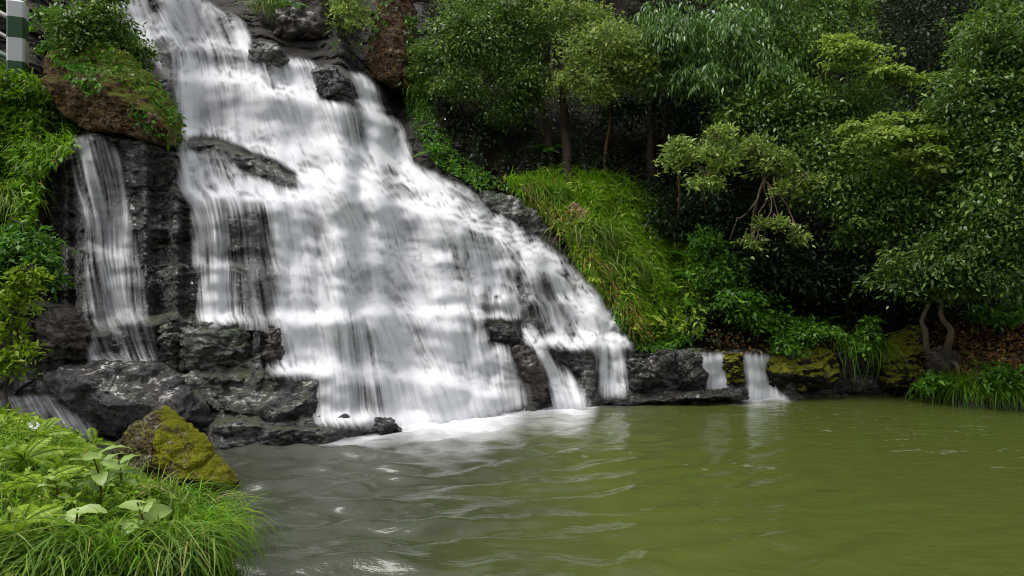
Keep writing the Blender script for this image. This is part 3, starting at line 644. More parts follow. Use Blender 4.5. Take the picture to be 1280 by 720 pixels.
hull_rock('rock', 'tall dark brown rock between the curtain and the split chute', [(642, 436), (660, 429), (672, 440), (682, 470), (686, 502), (655, 506), (648, 470)], 11.2, 0.6, [(668, 465, -0.28), (672, 495, -0.25)], M['brownrock'], 'rock', 0.06, 31, vox=50)
hull_rock('ledge_rock', 'black ledge wall block between the wide chute and the split chute', [(690, 436), (720, 432), (746, 436), (752, 470), (752, 498), (736, 500), (722, 482), (704, 452)], 11.85, 0.6, [(735, 470, -0.15)], M['blackrock'], 'rock', 0.05, 33, vox=50)
hull_rock('ledge_rock', 'black ledge wall block with small fern, next to the thin thread', [(784, 440), (820, 438), (844, 440), (846, 488), (815, 492), (786, 494)], 11.85, 0.6, [(815, 468, -0.22)], M['blackrock'], 'rock', 0.06, 35, vox=50)
hull_rock('ledge_rock', 'black pointed block between thin thread and small spout', [(850, 448), (862, 439), (876, 444), (884, 470), (882, 488), (852, 486)], 11.9, 0.5, [(866, 470, -0.18)], M['blackrock'], 'rock', 0.06, 37)
hull_rock('ledge_rock', 'moss-capped block between the two small spouts', [(902, 446), (912, 440), (928, 442), (932, 476), (908, 480)], 12.1, 0.5, [(917, 462, -0.16)], M['mossrock'], 'rock', 0.06, 39)
hull_rock('ledge_rock', 'long mossy yellow-green block right of the foaming spout', [(956, 452), (966, 441), (1000, 436), (1040, 440), (1047, 456), (1043, 486), (1000, 493), (972, 491), (959, 480)], 12.35, 0.7, [(985, 468, -0.3), (1020, 472, -0.3)], M['mossrock'], 'rock', 0.05, 41, vox=60)
hull_rock('shelf_rock', 'low flat dark shelf in the water under the two small spouts', [(736, 500), (770, 490), (830, 486), (900, 484), (932, 487), (936, 498), (900, 503), (850, 505), (790, 510), (744, 509)], 11.75, 0.5, [(800, 502, -0.22), (880, 498, -0.25), (760, 504, -0.15)], M['blackrock'], 'rock', 0.03, 43, vox=80, strat=1.2)
hull_rock('boulder', 'tall leaning mossy slab strewn with fallen leaves by the twisted trunks', [(1101, 450), (1112, 424), (1135, 406), (1156, 410), (1160, 440), (1156, 490), (1120, 493), (1099, 488), (1100, 468)], 12.8, 0.8, [(1128, 462, -0.4), (1115, 485, -0.42), (1148, 485, -0.35), (1140, 430, -0.1)], M['mossrock'], 'boulder', 0.04, 45, vox=60)
hull_rock('rock', 'brown rock under the pale twisted roots', [(1158, 440), (1180, 432), (1200, 445), (1204, 480), (1160, 484)], 12.4, 0.5, [(1182, 462, -0.2)], M['brownrock'], 'rock', 0.06, 47)
hull_rock('rock', 'low dark stone at the waterline right of the mossy block', [(1048, 488), (1066, 478), (1090, 482), (1100, 492), (1070, 496)], 12.7, 0.4, [(1075, 489, -0.12)], M['blackrock'], 'rock', 0.06, 49)
hull_rock('rock', 'black wet rock splitting the upper fall below the dark cliff', [(392, 90), (414, 84), (436, 97), (444, 114), (440, 138), (420, 134), (398, 126)], dp(415, 125) + 0.1, 0.8, [(420, 112, -0.35)], M['blackrock'], 'rock', 0.06, 51, vox=50)
hull_rock('rock_outcrop', 'orange lichen-spotted rock pillar above the right side of the upper fall', [(478, -30), (505, -30), (520, 20), (516, 60), (524, 104), (495, 114), (462, 96), (458, 70), (474, 40)], 16.3, 2.0, [(490, 60, -0.5), (500, 96, -0.5), (485, 10, -0.3)], M['pillar'], 'rock', 0.04, 53, vox=60)
hull_rock('rock_outcrop', 'reddish brown broken outcrop overhanging the topmost cascade', [(318, 4), (345, -25), (400, -25), (412, 20), (400, 52), (366, 62), (332, 44)], 16.6, 2.0, [(365, 20, -0.4), (380, 45, -0.3)], M['brownrock'], 'rock', 0.08, 55, vox=50)
hull_rock('rock', 'dark green rounded rock at the foot of the brown outcrop', [(308, 64), (325, 52), (350, 58), (362, 76), (340, 82), (312, 76)], dp(335, 80) - 0.1, 0.8, [(335, 68, -0.25)], M['greenrock'], 'rock', 0.05, 57)
hull_rock('rock', 'green-brown rock rib along the fall below the grassy slope', [(585, 252), (605, 238), (650, 250), (690, 285), (704, 312), (680, 312), (630, 280)], dp(640, 285) + 0.25, 0.8, [(640, 268, -0.35)], M['greenrock'], 'rock', 0.05, 59, vox=60)
hull_rock('rock', 'tan bare rock poking out of the bright grass slope', [(706, 262), (716, 254), (738, 262), (746, 284), (730, 296), (712, 290)], dp(725, 280) + 0.05, 0.6, [(726, 275, -0.28)], plain_mat('tan_rock', (0.36, 0.27, 0.16), 0.8, (0.14, 0.08, 0.03), 9, 0.8, 0.2), 'rock', 0.07, 61)
hull_rock('rock', 'flat moss-topped stone beside the upper stream behind the spouts', [(922, 436), (940, 430), (962, 433), (966, 440), (925, 441)], 12.7, 0.4, [(944, 437, -0.1)], M['mossrock'], 'rock', 0.05, 63)

# stream lying on the ledge behind the spouts
zs = float(pt(885., 444., dp(885, 444))[2]) + 0.02
su, sv = np.meshgrid(np.linspace(805, 958, 60), np.linspace(0, 1, 14))
yl = depth(su, 443.5 + 0 * su) - 0.02; ysd = yl + sv * 0.9; xsd = (su - 640) / F * ysd
tag(mesh_obj('stream', np.stack([xsd, ysd, zs + 0 * xsd], -1).reshape(-1, 3), grid_faces(14, 60), M['pool']), 'shallow stream on the ledge behind the two spouts', 'stream', kind='structure')

# ------------------------------------------------------------------ near bank on the left
def shore(y): return np.interp(y, [1.0, 3.0, 4.74, 5.2, 5.7, 6.3, 6.8, 7.3, 8.5], [-1.4, -1.6, -1.9, -2.3, -2.75, -3.4, -4.0, -4.25, -4.9])
def bank_z(x, y):
    d = shore(y) - x + 0.12 * fbm(np.stack([x * 1.3, y * 1.3, x * 0], -1), 3, 301)
    z = np.where(d > 0, 0.62 * (1 - np.exp(-np.maximum(d, 0) / 0.45)) + 0.075 * np.maximum(d, 0), d * 1.6)
    z = z + 0.05 * fbm(np.stack([x * 2.2, y * 2.2, x * 0], -1), 3, 305) * (d > 0)
    return z - 0.9 * sstep(7.1, 8.3, y)
bx, by = np.meshgrid(np.arange(-9, -0.8, 0.05), np.arange(0.5, 8.6, 0.05))
bz = np.maximum(bank_z(bx, by), -0.35)
tag(mesh_obj('bank', np.stack([bx, by, bz], -1).reshape(-1, 3), grid_faces(*bx.shape), M['bank']), 'low earth bank in the left foreground', 'bank', kind='structure')
def bank_pts(n, f):
    """random points on the near bank, weighted so that the picture is evenly covered"""
    y = 2.6 + (7.6 - 2.6) * rng.random(n); x = -rng.random(n) * 6.2 - 1.4
    k = f(x, y) & (x < shore(y) - 0.02) & (np.abs(x) < y * 0.9)
    x, y = x[k], y[k]
    return np.stack([x, y, bank_z(x, y)], -1)

# ------------------------------------------------------------------ leaves, blades, stems
def unit(a): return a / np.maximum(np.linalg.norm(a, axis=-1, keepdims=True), 1e-9)
def leaves(p, ax, nrm, ln, wd, rnd, curl=0.15):
    """one four-corner leaf per point"""
    ax = unit(ax); sd_ = unit(np.cross(ax, nrm)); nn = np.cross(sd_, ax)
    ln = ln[:, None]; wd = wd[:, None]
    mid = p + ax * ln * 0.45
    v = np.stack([p, mid + sd_ * wd * 0.5 + nn * wd * 0.12, p + ax * ln - nn * ln * curl, mid - sd_ * wd * 0.5 + nn * wd * 0.12], 1)
    n = len(p); f = np.arange(n * 4).reshape(n, 4)
    return v.reshape(-1, 3), f, np.repeat(rnd, 4)
def blades(p, up, lean, ln, wd, droop, rnd, seg=4):
    """arching grass blades"""
    up = unit(up); lean = lean - (lean * up).sum(-1, keepdims=True) * up; lean = unit(lean)
    sd_ = unit(np.cross(up, lean)); n = len(p); rows = []
    for k in range(seg + 1):
        t = k / seg; a = droop * t * 1.25
        # arc: the heading turns from up to lean and beyond
        c = p + ln[:, None] * (up * (t * np.cos(a * 0.75))[:, None] + lean * (t * np.sin(a * 0.75))[:, None])
        w_ = (wd * (1 - t ** 1.6) * 0.5 + 0.0006)[:, None]
        rows += [c - sd_ * w_, c + sd_ * w_]
    v = np.stack(rows, 1); nv = 2 * (seg + 1)
    b0 = np.arange(n)[:, None] * nv
    f = np.concatenate([b0 + np.array([2 * k, 2 * k + 1, 2 * k + 3, 2 * k + 2]) for k in range(seg)], 0)
    return v.reshape(-1, 3), f, np.repeat(rnd, nv)
def join(parts):
    V_, F_, R_ = [], [], []; o = 0
    for v, f, r in parts: V_.append(v); F_.append(f + o); R_.append(r); o += len(v)
    return np.concatenate(V_), np.concatenate(F_), np.concatenate(R_)
def leaf_obj(name, parts, mat, parent=None, origin=None):
    v, f, r = join(parts) if isinstance(parts, list) else parts
    if parent is not None: v = v - np.array(parent.location)
    return mesh_obj(name, v, f, mat, parent, {'rnd': r})
def tube_arr(P_, r_, sides=7):
    P_ = np.asarray(P_, float); n = len(P_); r_ = np.broadcast_to(np.asarray(r_, float), (n,))
    T = unit(np.gradient(P_, axis=0)); ref = np.tile(np.array([[0.31, 0.2, 0.93]]), (n, 1)); ref[np.abs((T * ref).sum(-1)) > 0.9] = (1, 0, 0)
    A = unit(np.cross(T, ref)); B = np.cross(T, A)
    a = np.linspace(0, 2 * math.pi, sides, endpoint=False)
    v = P_[:, None] + r_[:, None, None] * (A[:, None] * np.cos(a)[None, :, None] + B[:, None] * np.sin(a)[None, :, None])
    i = np.arange(n * sides).reshape(n, sides); j = np.roll(i, -1, 1)
    f = np.stack([i[:-1], j[:-1], j[1:], i[1:]], -1).reshape(-1, 4)
    return v.reshape(-1, 3), f, np.zeros(n * sides)
def curve(pts, n=14, wob_=0.0, seed=0):
    pts = np.asarray(pts, float); t = np.linspace(0, len(pts) - 1, n); k = np.minimum(t.astype(int), len(pts) - 2); f = (t - k)[:, None]
    pad = np.vstack([2 * pts[0] - pts[1], pts, 2 * pts[-1] - pts[-2]])
    p0, p1, p2, p3 = pad[k], pad[k + 1], pad[k + 2], pad[k + 3]
    c = 0.5 * (2 * p1 + (p2 - p0) * f + (2 * p0 - 5 * p1 + 4 * p2 - p3) * f ** 2 + (3 * p1 - p0 - 3 * p2 + p3) * f ** 3)
    if wob_: c = c + wob_ * np.stack([fbm(np.stack([t * 1.3 + seed, t * 0 + k_, t * 0], -1), 2, seed) for k_ in (1, 5, 9)], -1) * np.sin(np.linspace(0, math.pi, n))[:, None]
    return c

STYLE = {  # leaf length, width ratio, pad flatness, axis (outward, down, random), normal randomness, leaves per px2, pad size
    'glossy': (0.085, 0.44, 0.28, (0.8, 0.3, 0.6), 0.6, 1.7, 0.26),
    'pale': (0.095, 0.42, 0.45, (0.7, -0.1, 0.7), 0.7, 1.3, 0.24),
    'droop': (0.145, 0.26, 0.3, (0.5, 0.95, 0.35), 0.6, 1.5, 0.26),
    'maple': (0.085, 0.65, 0.12, (0.9, 0.12, 0.5), 0.3, 1.9, 0.30),
    'dark': (0.105, 0.40, 0.35, (0.6, 0.35, 0.7), 0.8, 0.75, 0.28),
    'shrub': (0.10, 0.48, 0.35, (0.7, 0.2, 0.6), 0.5, 1.5, 0.28)}
def crown_arr(clumps, style, dens=1.0, lscale=1.0):
    ll, wr, flat, (ko, kd, kr), nr_, dn, pads = STYLE[style]; out = []
    for (u, v, Yc, ru, rv) in clumps:
        c = pt(u, v, Yc); rx, rz = ru * Yc / F, rv * Yc / F; ry = 0.5 * (rx + rz)
        n = int(dn * dens * ru * rv / max(0.5, (ll * lscale / 0.15)) ** 1.0) + 20; K = max(7, int(n / 26))
        nb = max(5, int(4 + K / 5)); bd = unit(rng.standard_normal((nb, 3)) * np.array([1, 1, 0.8]) + np.array([0, 0, 0.15])); bl = 0.55 + 0.85 * rng.random(nb)
        bi = rng.integers(0, nb, K); rad = (bl[bi] * (0.35 + 0.65 * rng.random(K) ** 0.7))[:, None]
        d = unit(bd[bi] + 0.22 * rng.standard_normal((K, 3)))
        pc = d * rad * np.array([rx, ry, rz]); ps = pads * min(rx, rz * 1.4) * (0.35 + 0.95 * rng.random(K)) + 0.07
        kk = rng.integers(0, K, n); q = rng.standard_normal((n, 3)) * ps[kk, None] * np.array([0.75, 0.75, 0.75 * flat])
        q[:, 2] -= 0.35 * (q[:, 0] ** 2 + q[:, 1] ** 2) / ps[kk]
        p = c + pc[kk] + q
        ax = ko * unit(q * np.array([1, 1, 0.4]) + 0.6 * d[kk] * ps[kk, None]) + np.array([0, 0, -kd]) + kr * rng.standard_normal((n, 3))
        nm = np.array([0, 0, 1.0]) + nr_ * rng.standard_normal((n, 3)) + 0.3 * d[kk]
        ln = ll * lscale * (0.45 + 0.95 * rng.random(n) ** 1.3) * (0.8 + 0.5 * rng.random(K)[kk]); rn = np.clip(0.5 + 0.22 * rng.standard_normal(n) + 0.25 * (rng.random(K)[kk] - 0.5), 0, 1)
        out.append(leaves(p, ax, nm, ln, ln * wr, rn))
    return out
def limb_arr(trunk, clumps, r0_, twigs=1, seed=0):
    parts = [tube_arr(curve(trunk, 18, 0.12, seed), np.linspace(r0_, r0_ * 0.45, 18))]
    top = np.asarray(trunk[-1], float)
    for i, (u, v, Yc, ru, rv) in enumerate(clumps):
        c = pt(u, v, Yc); midp = top * 0.5 + c * 0.5 + np.array([0, 0, 0.12])
        parts.append(tube_arr(curve([top, midp, c], 10, 0.18, seed + i), np.linspace(r0_ * 0.28, 0.009, 10), 5))
        for k in range(twigs):
            e = c + rng.standard_normal(3) * np.array([ru, ru * 0.6, rv]) * Yc / F * 0.55
            parts.append(tube_arr(curve([c * 0.6 + midp * 0.4, c * 0.5 + e * 0.5, e], 7, 0.1, seed + i + k), np.linspace(0.011, 0.004, 7), 4))
    return parts
def tree(name, label, cat, style, clumps, trunk, r0_=0.08, bark='bark', dens=1.0, lscale=1.0, twigs=3, group=None, seed=0, extra=None, leafmat=None):
    t = thing(name, label, cat, trunk[0], group)
    leaf_obj('crown', crown_arr(clumps, style, dens, lscale), L[leafmat or style], t)
    leaf_obj('trunk', limb_arr(trunk, clumps, r0_, twigs, seed) + (extra or []), M[bark], t)
    return t
def g(u, v, off=0.0): return np.asarray(ground(u, v, off), float)
def px(u, v, Yc): return np.asarray(pt(u, v, Yc), float)

tree('tree', 'mid-green small-leaved tree leaning over the dark hollow beside the fall', 'tree', 'glossy', [(600, 55, 15.5, 62, 42), (574, 26, 15.6, 32, 28), (640, 30, 16, 52, 42), (582, 108, 15.2, 42, 20), (655, 104, 15.6, 42, 34), (630, 142, 15.4, 30, 16), (650, 0, 16, 60, 24), (540, 70, 15.8, 30, 20)], [g(690, 205), px(680, 130, 16.3), px(640, 70, 16)], 0.09, seed=1)
tree('tree', 'pale yellowish round crown on a thick mossy trunk in the hollow', 'tree', 'pale', [(745, 62, 14.8, 52, 36), (716, 92, 14.6, 34, 22), (782, 86, 14.7, 36, 28), (738, 112, 14.4, 28, 14), (800, 50, 15, 30, 26), (720, 20, 15.4, 46, 22)], [g(712, 235), px(706, 170, 15.4), px(702, 118, 15.2), px(720, 90, 15)], 0.13, 'bark', seed=2)
tree('tree', 'tree with long drooping shiny leaves behind the pale crown', 'tree', 'droop', [(850, 38, 14.6, 58, 36), (912, 50, 14.4, 58, 38), (966, 78, 14.2, 46, 34), (884, 96, 14.3, 46, 22), (828, 72, 14.8, 30, 28), (930, 5, 15, 60, 30), (985, 30, 14.8, 40, 26)], [g(815, 225), px(812, 150, 15.6), px(835, 70, 15.2)], 0.11, seed=3)
tree('tree', 'slender pale trunk leaning beside the drooping-leaved tree', 'tree', 'dark', [(836, 60, 15.5, 30, 20)], [g(826, 205), px(832, 140, 15.8), px(838, 66, 15.6)], 0.06, 'palebark', seed=4)
tree('tree', 'slim tree with flat fresh green sprays below the black gap', 'tree', 'maple', [(1075, 66, 13.0, 44, 9), (1108, 90, 12.9, 42, 8), (1048, 52, 13.1, 26, 8), (1132, 96, 12.8, 24, 6)], [g(1060, 300), px(1050, 200, 14.6), px(1055, 75, 14.1)], 0.05, seed=5)
tree('tree', 'slim tree with layered lime sprays over the big central crown', 'tree', 'maple', [(1112, 172, 11.9, 52, 10), (1150, 190, 11.7, 40, 8), (1088, 156, 12.1, 32, 8), (1168, 204, 11.6, 26, 6), (1130, 146, 12.2, 30, 7)], [g(1130, 330), px(1128, 260, 13.4), px(1125, 185, 13)], 0.05, seed=6)
tree('tree', 'big mid-green central tree hanging over the pool edge', 'tree', 'glossy', [(1078, 226, 13, 74, 40), (1016, 190, 13.6, 52, 34), (1132, 256, 12.6, 58, 36), (1000, 140, 14, 62, 40), (946, 132, 14.2, 46, 40), (1060, 128, 13.8, 50, 34), (1090, 280, 12.8, 46, 24), (1180, 262, 12.4, 46, 28), (1050, 190, 13.3, 50, 26), (1020, 60, 14.6, 60, 40), (930, 150, 14.2, 40, 20), (1040, 5, 15, 50, 24), (905, 185, 14, 30, 20)], [g(1040, 350), px(1040, 280, 13.8), px(1045, 200, 13.6)], 0.11, seed=7, dens=1.1)
tree('tree', 'tall leafy tree closing the frame at the right, beyond the black gap', 'tree', 'glossy', [(1250, 56, 11.8, 56, 52), (1226, 128, 11.8, 62, 44), (1272, 196, 11.4, 56, 54), (1212, 182, 12, 44, 38), (1256, 262, 11.2, 52, 40), (1275, 10, 12, 50, 40), (1300, 110, 11.5, 50, 60), (1236, 230, 11.6, 50, 26), (1190, 150, 12.4, 36, 24), (1224, 300, 11.4, 46, 22)], [g(1290, 400), px(1290, 280, 12), px(1280, 160, 11.9)], 0.11, seed=8, dens=1.1)
tree('sapling', 'pale hanging spray tree against the dark, above the fern bank', 'tree', 'pale', [(868, 196, 12.8, 30, 18), (896, 168, 13, 22, 12), (846, 180, 13, 20, 12), (884, 224, 12.6, 26, 9), (905, 205, 12.7, 16, 10)], [g(850, 300), px(848, 230, 13.3), px(866, 196, 13)], 0.035, 'palebark', twigs=8, seed=9)
tree('tree', 'yellowish leaning tree with bare twisted branches hanging below its crown', 'tree', 'pale', [(966, 202, 13, 26, 18), (1006, 222, 12.8, 28, 12), (940, 186, 13.2, 20, 14), (984, 236, 12.7, 18, 8), (970, 282, 12.4, 22, 8), (1000, 292, 12.3, 12, 6), (945, 300, 12.4, 12, 6)], [g(950, 360), px(940, 300, 13.4), px(955, 225, 13.1)], 0.045, 'palebark', twigs=5, seed=10,
     extra=[tube_arr(curve([px(955, 225, 13.1), px(940, 255, 12.8), px(920, 275, 12.6), px(912, 300, 12.6)], 14, 0.1, 3), np.linspace(0.022, 0.007, 14), 5), tube_arr(curve([px(960, 230, 13), px(965, 262, 12.6), px(945, 290, 12.5), px(925, 305, 12.5)], 14, 0.1, 5), np.linspace(0.018, 0.006, 14), 5)])
twist = [tube_arr(curve([g(1180, 452, 0.25), px(1186, 428, 12.2), px(1188, 412, 12.1), px(1176, 394, 12), px(1180, 360, 11.9)], 18), np.linspace(0.075, 0.03, 18)),
         tube_arr(curve([g(1164, 458, 0.25), px(1160, 475, 12.1), px(1166, 482, 12.0)], 8), np.linspace(0.05, 0.02, 8)), tube_arr(curve([g(1180, 452, 0.25), px(1196, 456, 12.1), px(1198, 480, 12)], 8), np.linspace(0.05, 0.02, 8))]
tree('tree', 'dark small-leaved tree on two pale twisted trunks by the mossy slab', 'tree', 'glossy', [(1190, 318, 11.6, 66, 32), (1136, 342, 12, 44, 30), (1238, 340, 11.4, 50, 32), (1190, 358, 11.7, 40, 14), (1262, 300, 11.4, 36, 30)], [g(1164, 458, 0.25), px(1162, 425, 12.2), px(1160, 390, 12.0), px(1176, 350, 11.9)], 0.06, 'palebark', seed=11, extra=twist, dens=0.9)
tree('tree', 'thin straight tree between the pale crown and the drooping tree', 'tree', 'dark', [(762, 120, 15.6, 26, 20)], [g(756, 232), px(760, 180, 15.6), px(766, 122, 15.6)], 0.05, 'mossbark', seed=12)
tree('sapling', 'small pale spray hanging from the cliff over the upper fall', 'tree', 'pale', [(436, 14, 16, 26, 14), (444, 30, 15.9, 16, 8), (426, -4, 16.2, 26, 14)], [px(440, -40, 17), px(438, -10, 16.4), px(436, 10, 16.1)], 0.025, seed=13)
tree('sapling', 'leafy sapling with a mossy forked trunk beside the striped post', 'tree', 'glossy', [(92, 26, 11.2, 34, 22), (136, 26, 11.6, 30, 20), (166, 62, 11.6, 18, 12), (112, 56, 11.3, 20, 12), (128, -8, 12, 28, 18)], [g(108, 108, 0.5), px(120, 66, 11.3), px(114, 30, 11.3), px(116, 5, 11.4)], 0.055, 'mossbark', seed=14, dens=1.2,
     extra=[tube_arr(curve([g(104, 104, 0.5), px(102, 60, 11.2), px(96, 20, 11.2)], 10, 0.05), np.linspace(0.022, 0.012, 10), 5)])
tree('shrub', 'yellow-green bush behind the striped post', 'shrub', 'shrub', [(58, 20, 12.4, 14, 26), (74, 62, 12.0, 12, 20), (8, -5, 12.9, 26, 16)], [g(60, 110, 0.1), px(58, 70, 11.9), px(56, 40, 11.9)], 0.03, seed=15)

# trees filling the slope behind the lit crowns, shade put into their leaf colour
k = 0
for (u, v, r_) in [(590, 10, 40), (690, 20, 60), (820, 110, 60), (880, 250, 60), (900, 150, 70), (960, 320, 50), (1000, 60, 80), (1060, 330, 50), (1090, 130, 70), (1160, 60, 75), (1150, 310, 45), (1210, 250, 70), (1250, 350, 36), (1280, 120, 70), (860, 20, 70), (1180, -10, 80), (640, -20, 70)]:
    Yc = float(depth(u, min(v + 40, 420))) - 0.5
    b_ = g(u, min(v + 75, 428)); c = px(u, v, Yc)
    tree('tree', 'evergreen behind the lit crowns, shade put into its leaf colour', 'tree', 'dark', [(u, v, Yc, r_, r_ * 0.75), (u + r_ * 0.6, v + r_ * 0.35, Yc - 0.3, r_ * 0.6, r_ * 0.5), (u - r_ * 0.6, v + r_ * 0.3, Yc - 0.3, r_ * 0.6, r_ * 0.5)], [b_, b_ * 0.5 + c * 0.5, c], 0.06, twigs=2, group='dark trees filling the forest slope', seed=30 + k)
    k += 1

# shrubs of the forest edge
for i, (lb, cl, base_, ds) in enumerate([
    ('bushy fresh green shrub where the grass slope meets the dark trees', [(892, 338, 12.9, 30, 22), (912, 372, 12.6, 28, 20), (884, 300, 13, 22, 18)], (905, 395), 1.0),
    ('leafy shrub behind the upper stream, above the pair of spouts', [(930, 378, 12.8, 36, 20), (960, 396, 12.7, 30, 14)], (940, 415), 1.0),
    ('broad-leaved low shrub over the long mossy block', [(1002, 416, 12.4, 34, 14), (1026, 408, 12.4, 22, 12), (980, 424, 12.3, 20, 9)], (1005, 432), 0.9),
    ('narrow upright leafy spike behind the grass tuft', [(1086, 404, 12.5, 6, 10), (1084, 420, 12.4, 9, 9), (1080, 432, 12.4, 12, 7)], (1084, 442), 1.6),
    ('dark shrub in the shade under the twisted trees', [(1240, 392, 12.3, 30, 8), (1268, 388, 12.3, 26, 9)], (1250, 402), 0.9),
    ('bright leafy clump at the foot of the mossy slab', [(1172, 472, 11.8, 9, 7), (1162, 480, 11.8, 6, 5)], (1170, 484), 1.6),
    ('low leafy plant on the litter slope by the frame edge', [(1270, 468, 11.2, 22, 12), (1240, 472, 11.3, 14, 8)], (1260, 480), 1.2)]):
    tree('shrub', lb, 'shrub', 'shrub', cl, [g(*base_), px(cl[0][0], cl[0][1] + cl[0][4] * 0.5, cl[0][2]), px(*cl[0][:3])], 0.02, seed=60 + i, dens=ds, twigs=2)

# ------------------------------------------------------------------ undergrowth, grass and litter on the slopes
def scatter(poly, n):
    x = np.array([p[0] for p in poly]); y = np.array([p[1] for p in poly]); o = []
    while sum(map(len, o)) < n:
        q = np.stack([rng.uniform(x.min(), x.max(), n * 2), rng.uniform(y.min(), y.max(), n * 2)], -1)
        o.append(q[inpoly(poly, q[:, 0], q[:, 1])])
    return np.concatenate(o)[:n]
def ground_leaves(poly, n, off, ll, wr, style=(0.5, 0.3, 0.7), nr_=0.7, clus=None):
    q = scatter(poly, n)
    if clus: q = q[(fbm(np.stack([q[:, 0] / clus, q[:, 1] / clus, q[:, 0] * 0], -1), 3, 401) + 0.35 * rng.standard_normal(len(q))) > -0.12]
    n = len(q); p = pt(q[:, 0], q[:, 1], depth(q[:, 0], q[:, 1]) - off[0] - (off[1] - off[0]) * rng.random(n))
    ax = np.array([0, -0.6, -style[1]]) + style[2] * rng.standard_normal((n, 3)); nm = np.array([0, -0.5, 0.9]) + nr_ * rng.standard_normal((n, 3))
    ln = ll * (0.6 + 0.8 * rng.random(n))
    return leaves(p, ax, nm, ln, ln * wr, np.clip(0.5 + 0.25 * rng.standard_normal(n), 0, 1))
def ground_blades(poly, n, ll, wd, lean=(0.2, -1, 0), droop=(0.6, 1.6), off=0.0, rand=0.5, up=(0, -0.35, 1)):
    q = scatter(poly, n); p = pt(q[:, 0], q[:, 1], depth(q[:, 0], q[:, 1]) - off)
    upv = np.array(up) + 0.25 * rng.standard_normal((n, 3)); lv = np.array(lean) + rand * rng.standard_normal((n, 3))
    return blades(p, upv, lv, ll * (0.5 + 0.9 * rng.random(n)), wd * (0.7 + 0.6 * rng.random(n)), droop[0] + (droop[1] - droop[0]) * rng.random(n), np.clip(0.45 + 0.25 * rng.standard_normal(n), 0, 1))

forest = [(520, -60), (1330, -60), (1330, 400), (1160, 400), (1060, 415), (900, 430), (860, 420), (840, 330), (800, 250), (760, 215), (640, 215), (560, 200), (535, 120)]
tag(leaf_obj('undergrowth', ground_leaves(forest, 70000, (0.0, 0.5), 0.10, 0.42, clus=22), L['dark']), 'undergrowth covering the forest slope, shade put into its leaf colour', 'undergrowth', kind='stuff')
slope_p = [(628, 226), (700, 214), (770, 222), (800, 250), (846, 300), (884, 350), (880, 415), (835, 436), (800, 434), (772, 400), (748, 366), (722, 336), (705, 300), (690, 286), (655, 255)]
tag(leaf_obj('grass', [ground_blades([(628, 226), (700, 214), (770, 222), (806, 246), (856, 296), (872, 350), (850, 400), (772, 400), (748, 364), (722, 336), (705, 300), (690, 286), (655, 255)], 12000, 0.34, 0.02, (0.35, -1, -0.2), (0.8, 2.0))], L['slope']), 'bright green grass hanging down the slope beside the fall', 'grass', kind='stuff')
tag(leaf_obj('weeds', [ground_leaves([(640, 222), (720, 218), (790, 240), (850, 290), (884, 350), (876, 415), (800, 425), (750, 360), (700, 290)], 5200, (0.15, 0.42), 0.15, 0.3, clus=11)], L['yellowgreen']), 'yellow-green weeds among the grass of the bright slope', 'weeds', kind='stuff')
tag(leaf_obj('dead_grass', [ground_blades([(640, 232), (680, 240), (720, 290), (760, 335), (790, 380), (800, 425), (778, 405), (745, 355), (700, 292), (660, 256)], 420, 0.4, 0.018, (0.4, -1, -0.4), (1.4, 2.6), 0.12)], L['straw']), 'dead straw blades hanging along the edge of the bright slope', 'dead grass', kind='stuff')
tag(leaf_obj('ground_cover', [ground_leaves([(760, 330), (800, 310), (850, 330), (884, 370), (876, 420), (835, 437), (800, 436), (772, 402)], 6500, (0.02, 0.25), 0.12, 0.42)], L['shrub']), 'low leafy plants at the foot of the bright slope', 'ground cover', kind='stuff')
tag(leaf_obj('moss_plants', [ground_leaves([(500, 100), (540, 120), (570, 190), (640, 235), (600, 235), (545, 205), (515, 160)], 1500, (0.0, 0.25), 0.11, 0.4), ground_leaves([(398, -40), (474, -40), (462, 60), (430, 78), (404, 50)], 420, (0.0, 0.3), 0.11, 0.4, clus=12), ground_leaves([(312, -30), (400, -30), (400, 20), (330, 10)], 300, (0.4, 0.9), 0.11, 0.4, clus=12), ground_blades([(505, 105), (535, 120), (545, 150), (520, 150)], 300, 0.3, 0.018, (0.2, -1, -.5), (1.2, 2.2))], L['shrub']), 'green plants and ferns clinging to the dark cliff right of the upper fall', 'plants', kind='stuff')
lit = [(1150, 396), (1290, 396), (1290, 482), (1200, 482), (1150, 460)]
tag(leaf_obj('fallen_leaves', [ground_leaves(lit, 2600, (0.0, 0.04), 0.09, 0.55, (0, 0.2, 1.0), 0.5), ground_leaves([(880, 405), (1100, 405), (1100, 440), (880, 440)], 700, (0.0, 0.04), 0.08, 0.55, (0, .2, 1), .5), ground_leaves([(1104, 440), (1156, 420), (1156, 482), (1104, 482)], 90, (0.33, 0.45), 0.07, 0.6, (0, .2, 1), .4)], L['litter']), 'brown fallen leaves on the shaded bank', 'fallen leaves', kind='stuff')

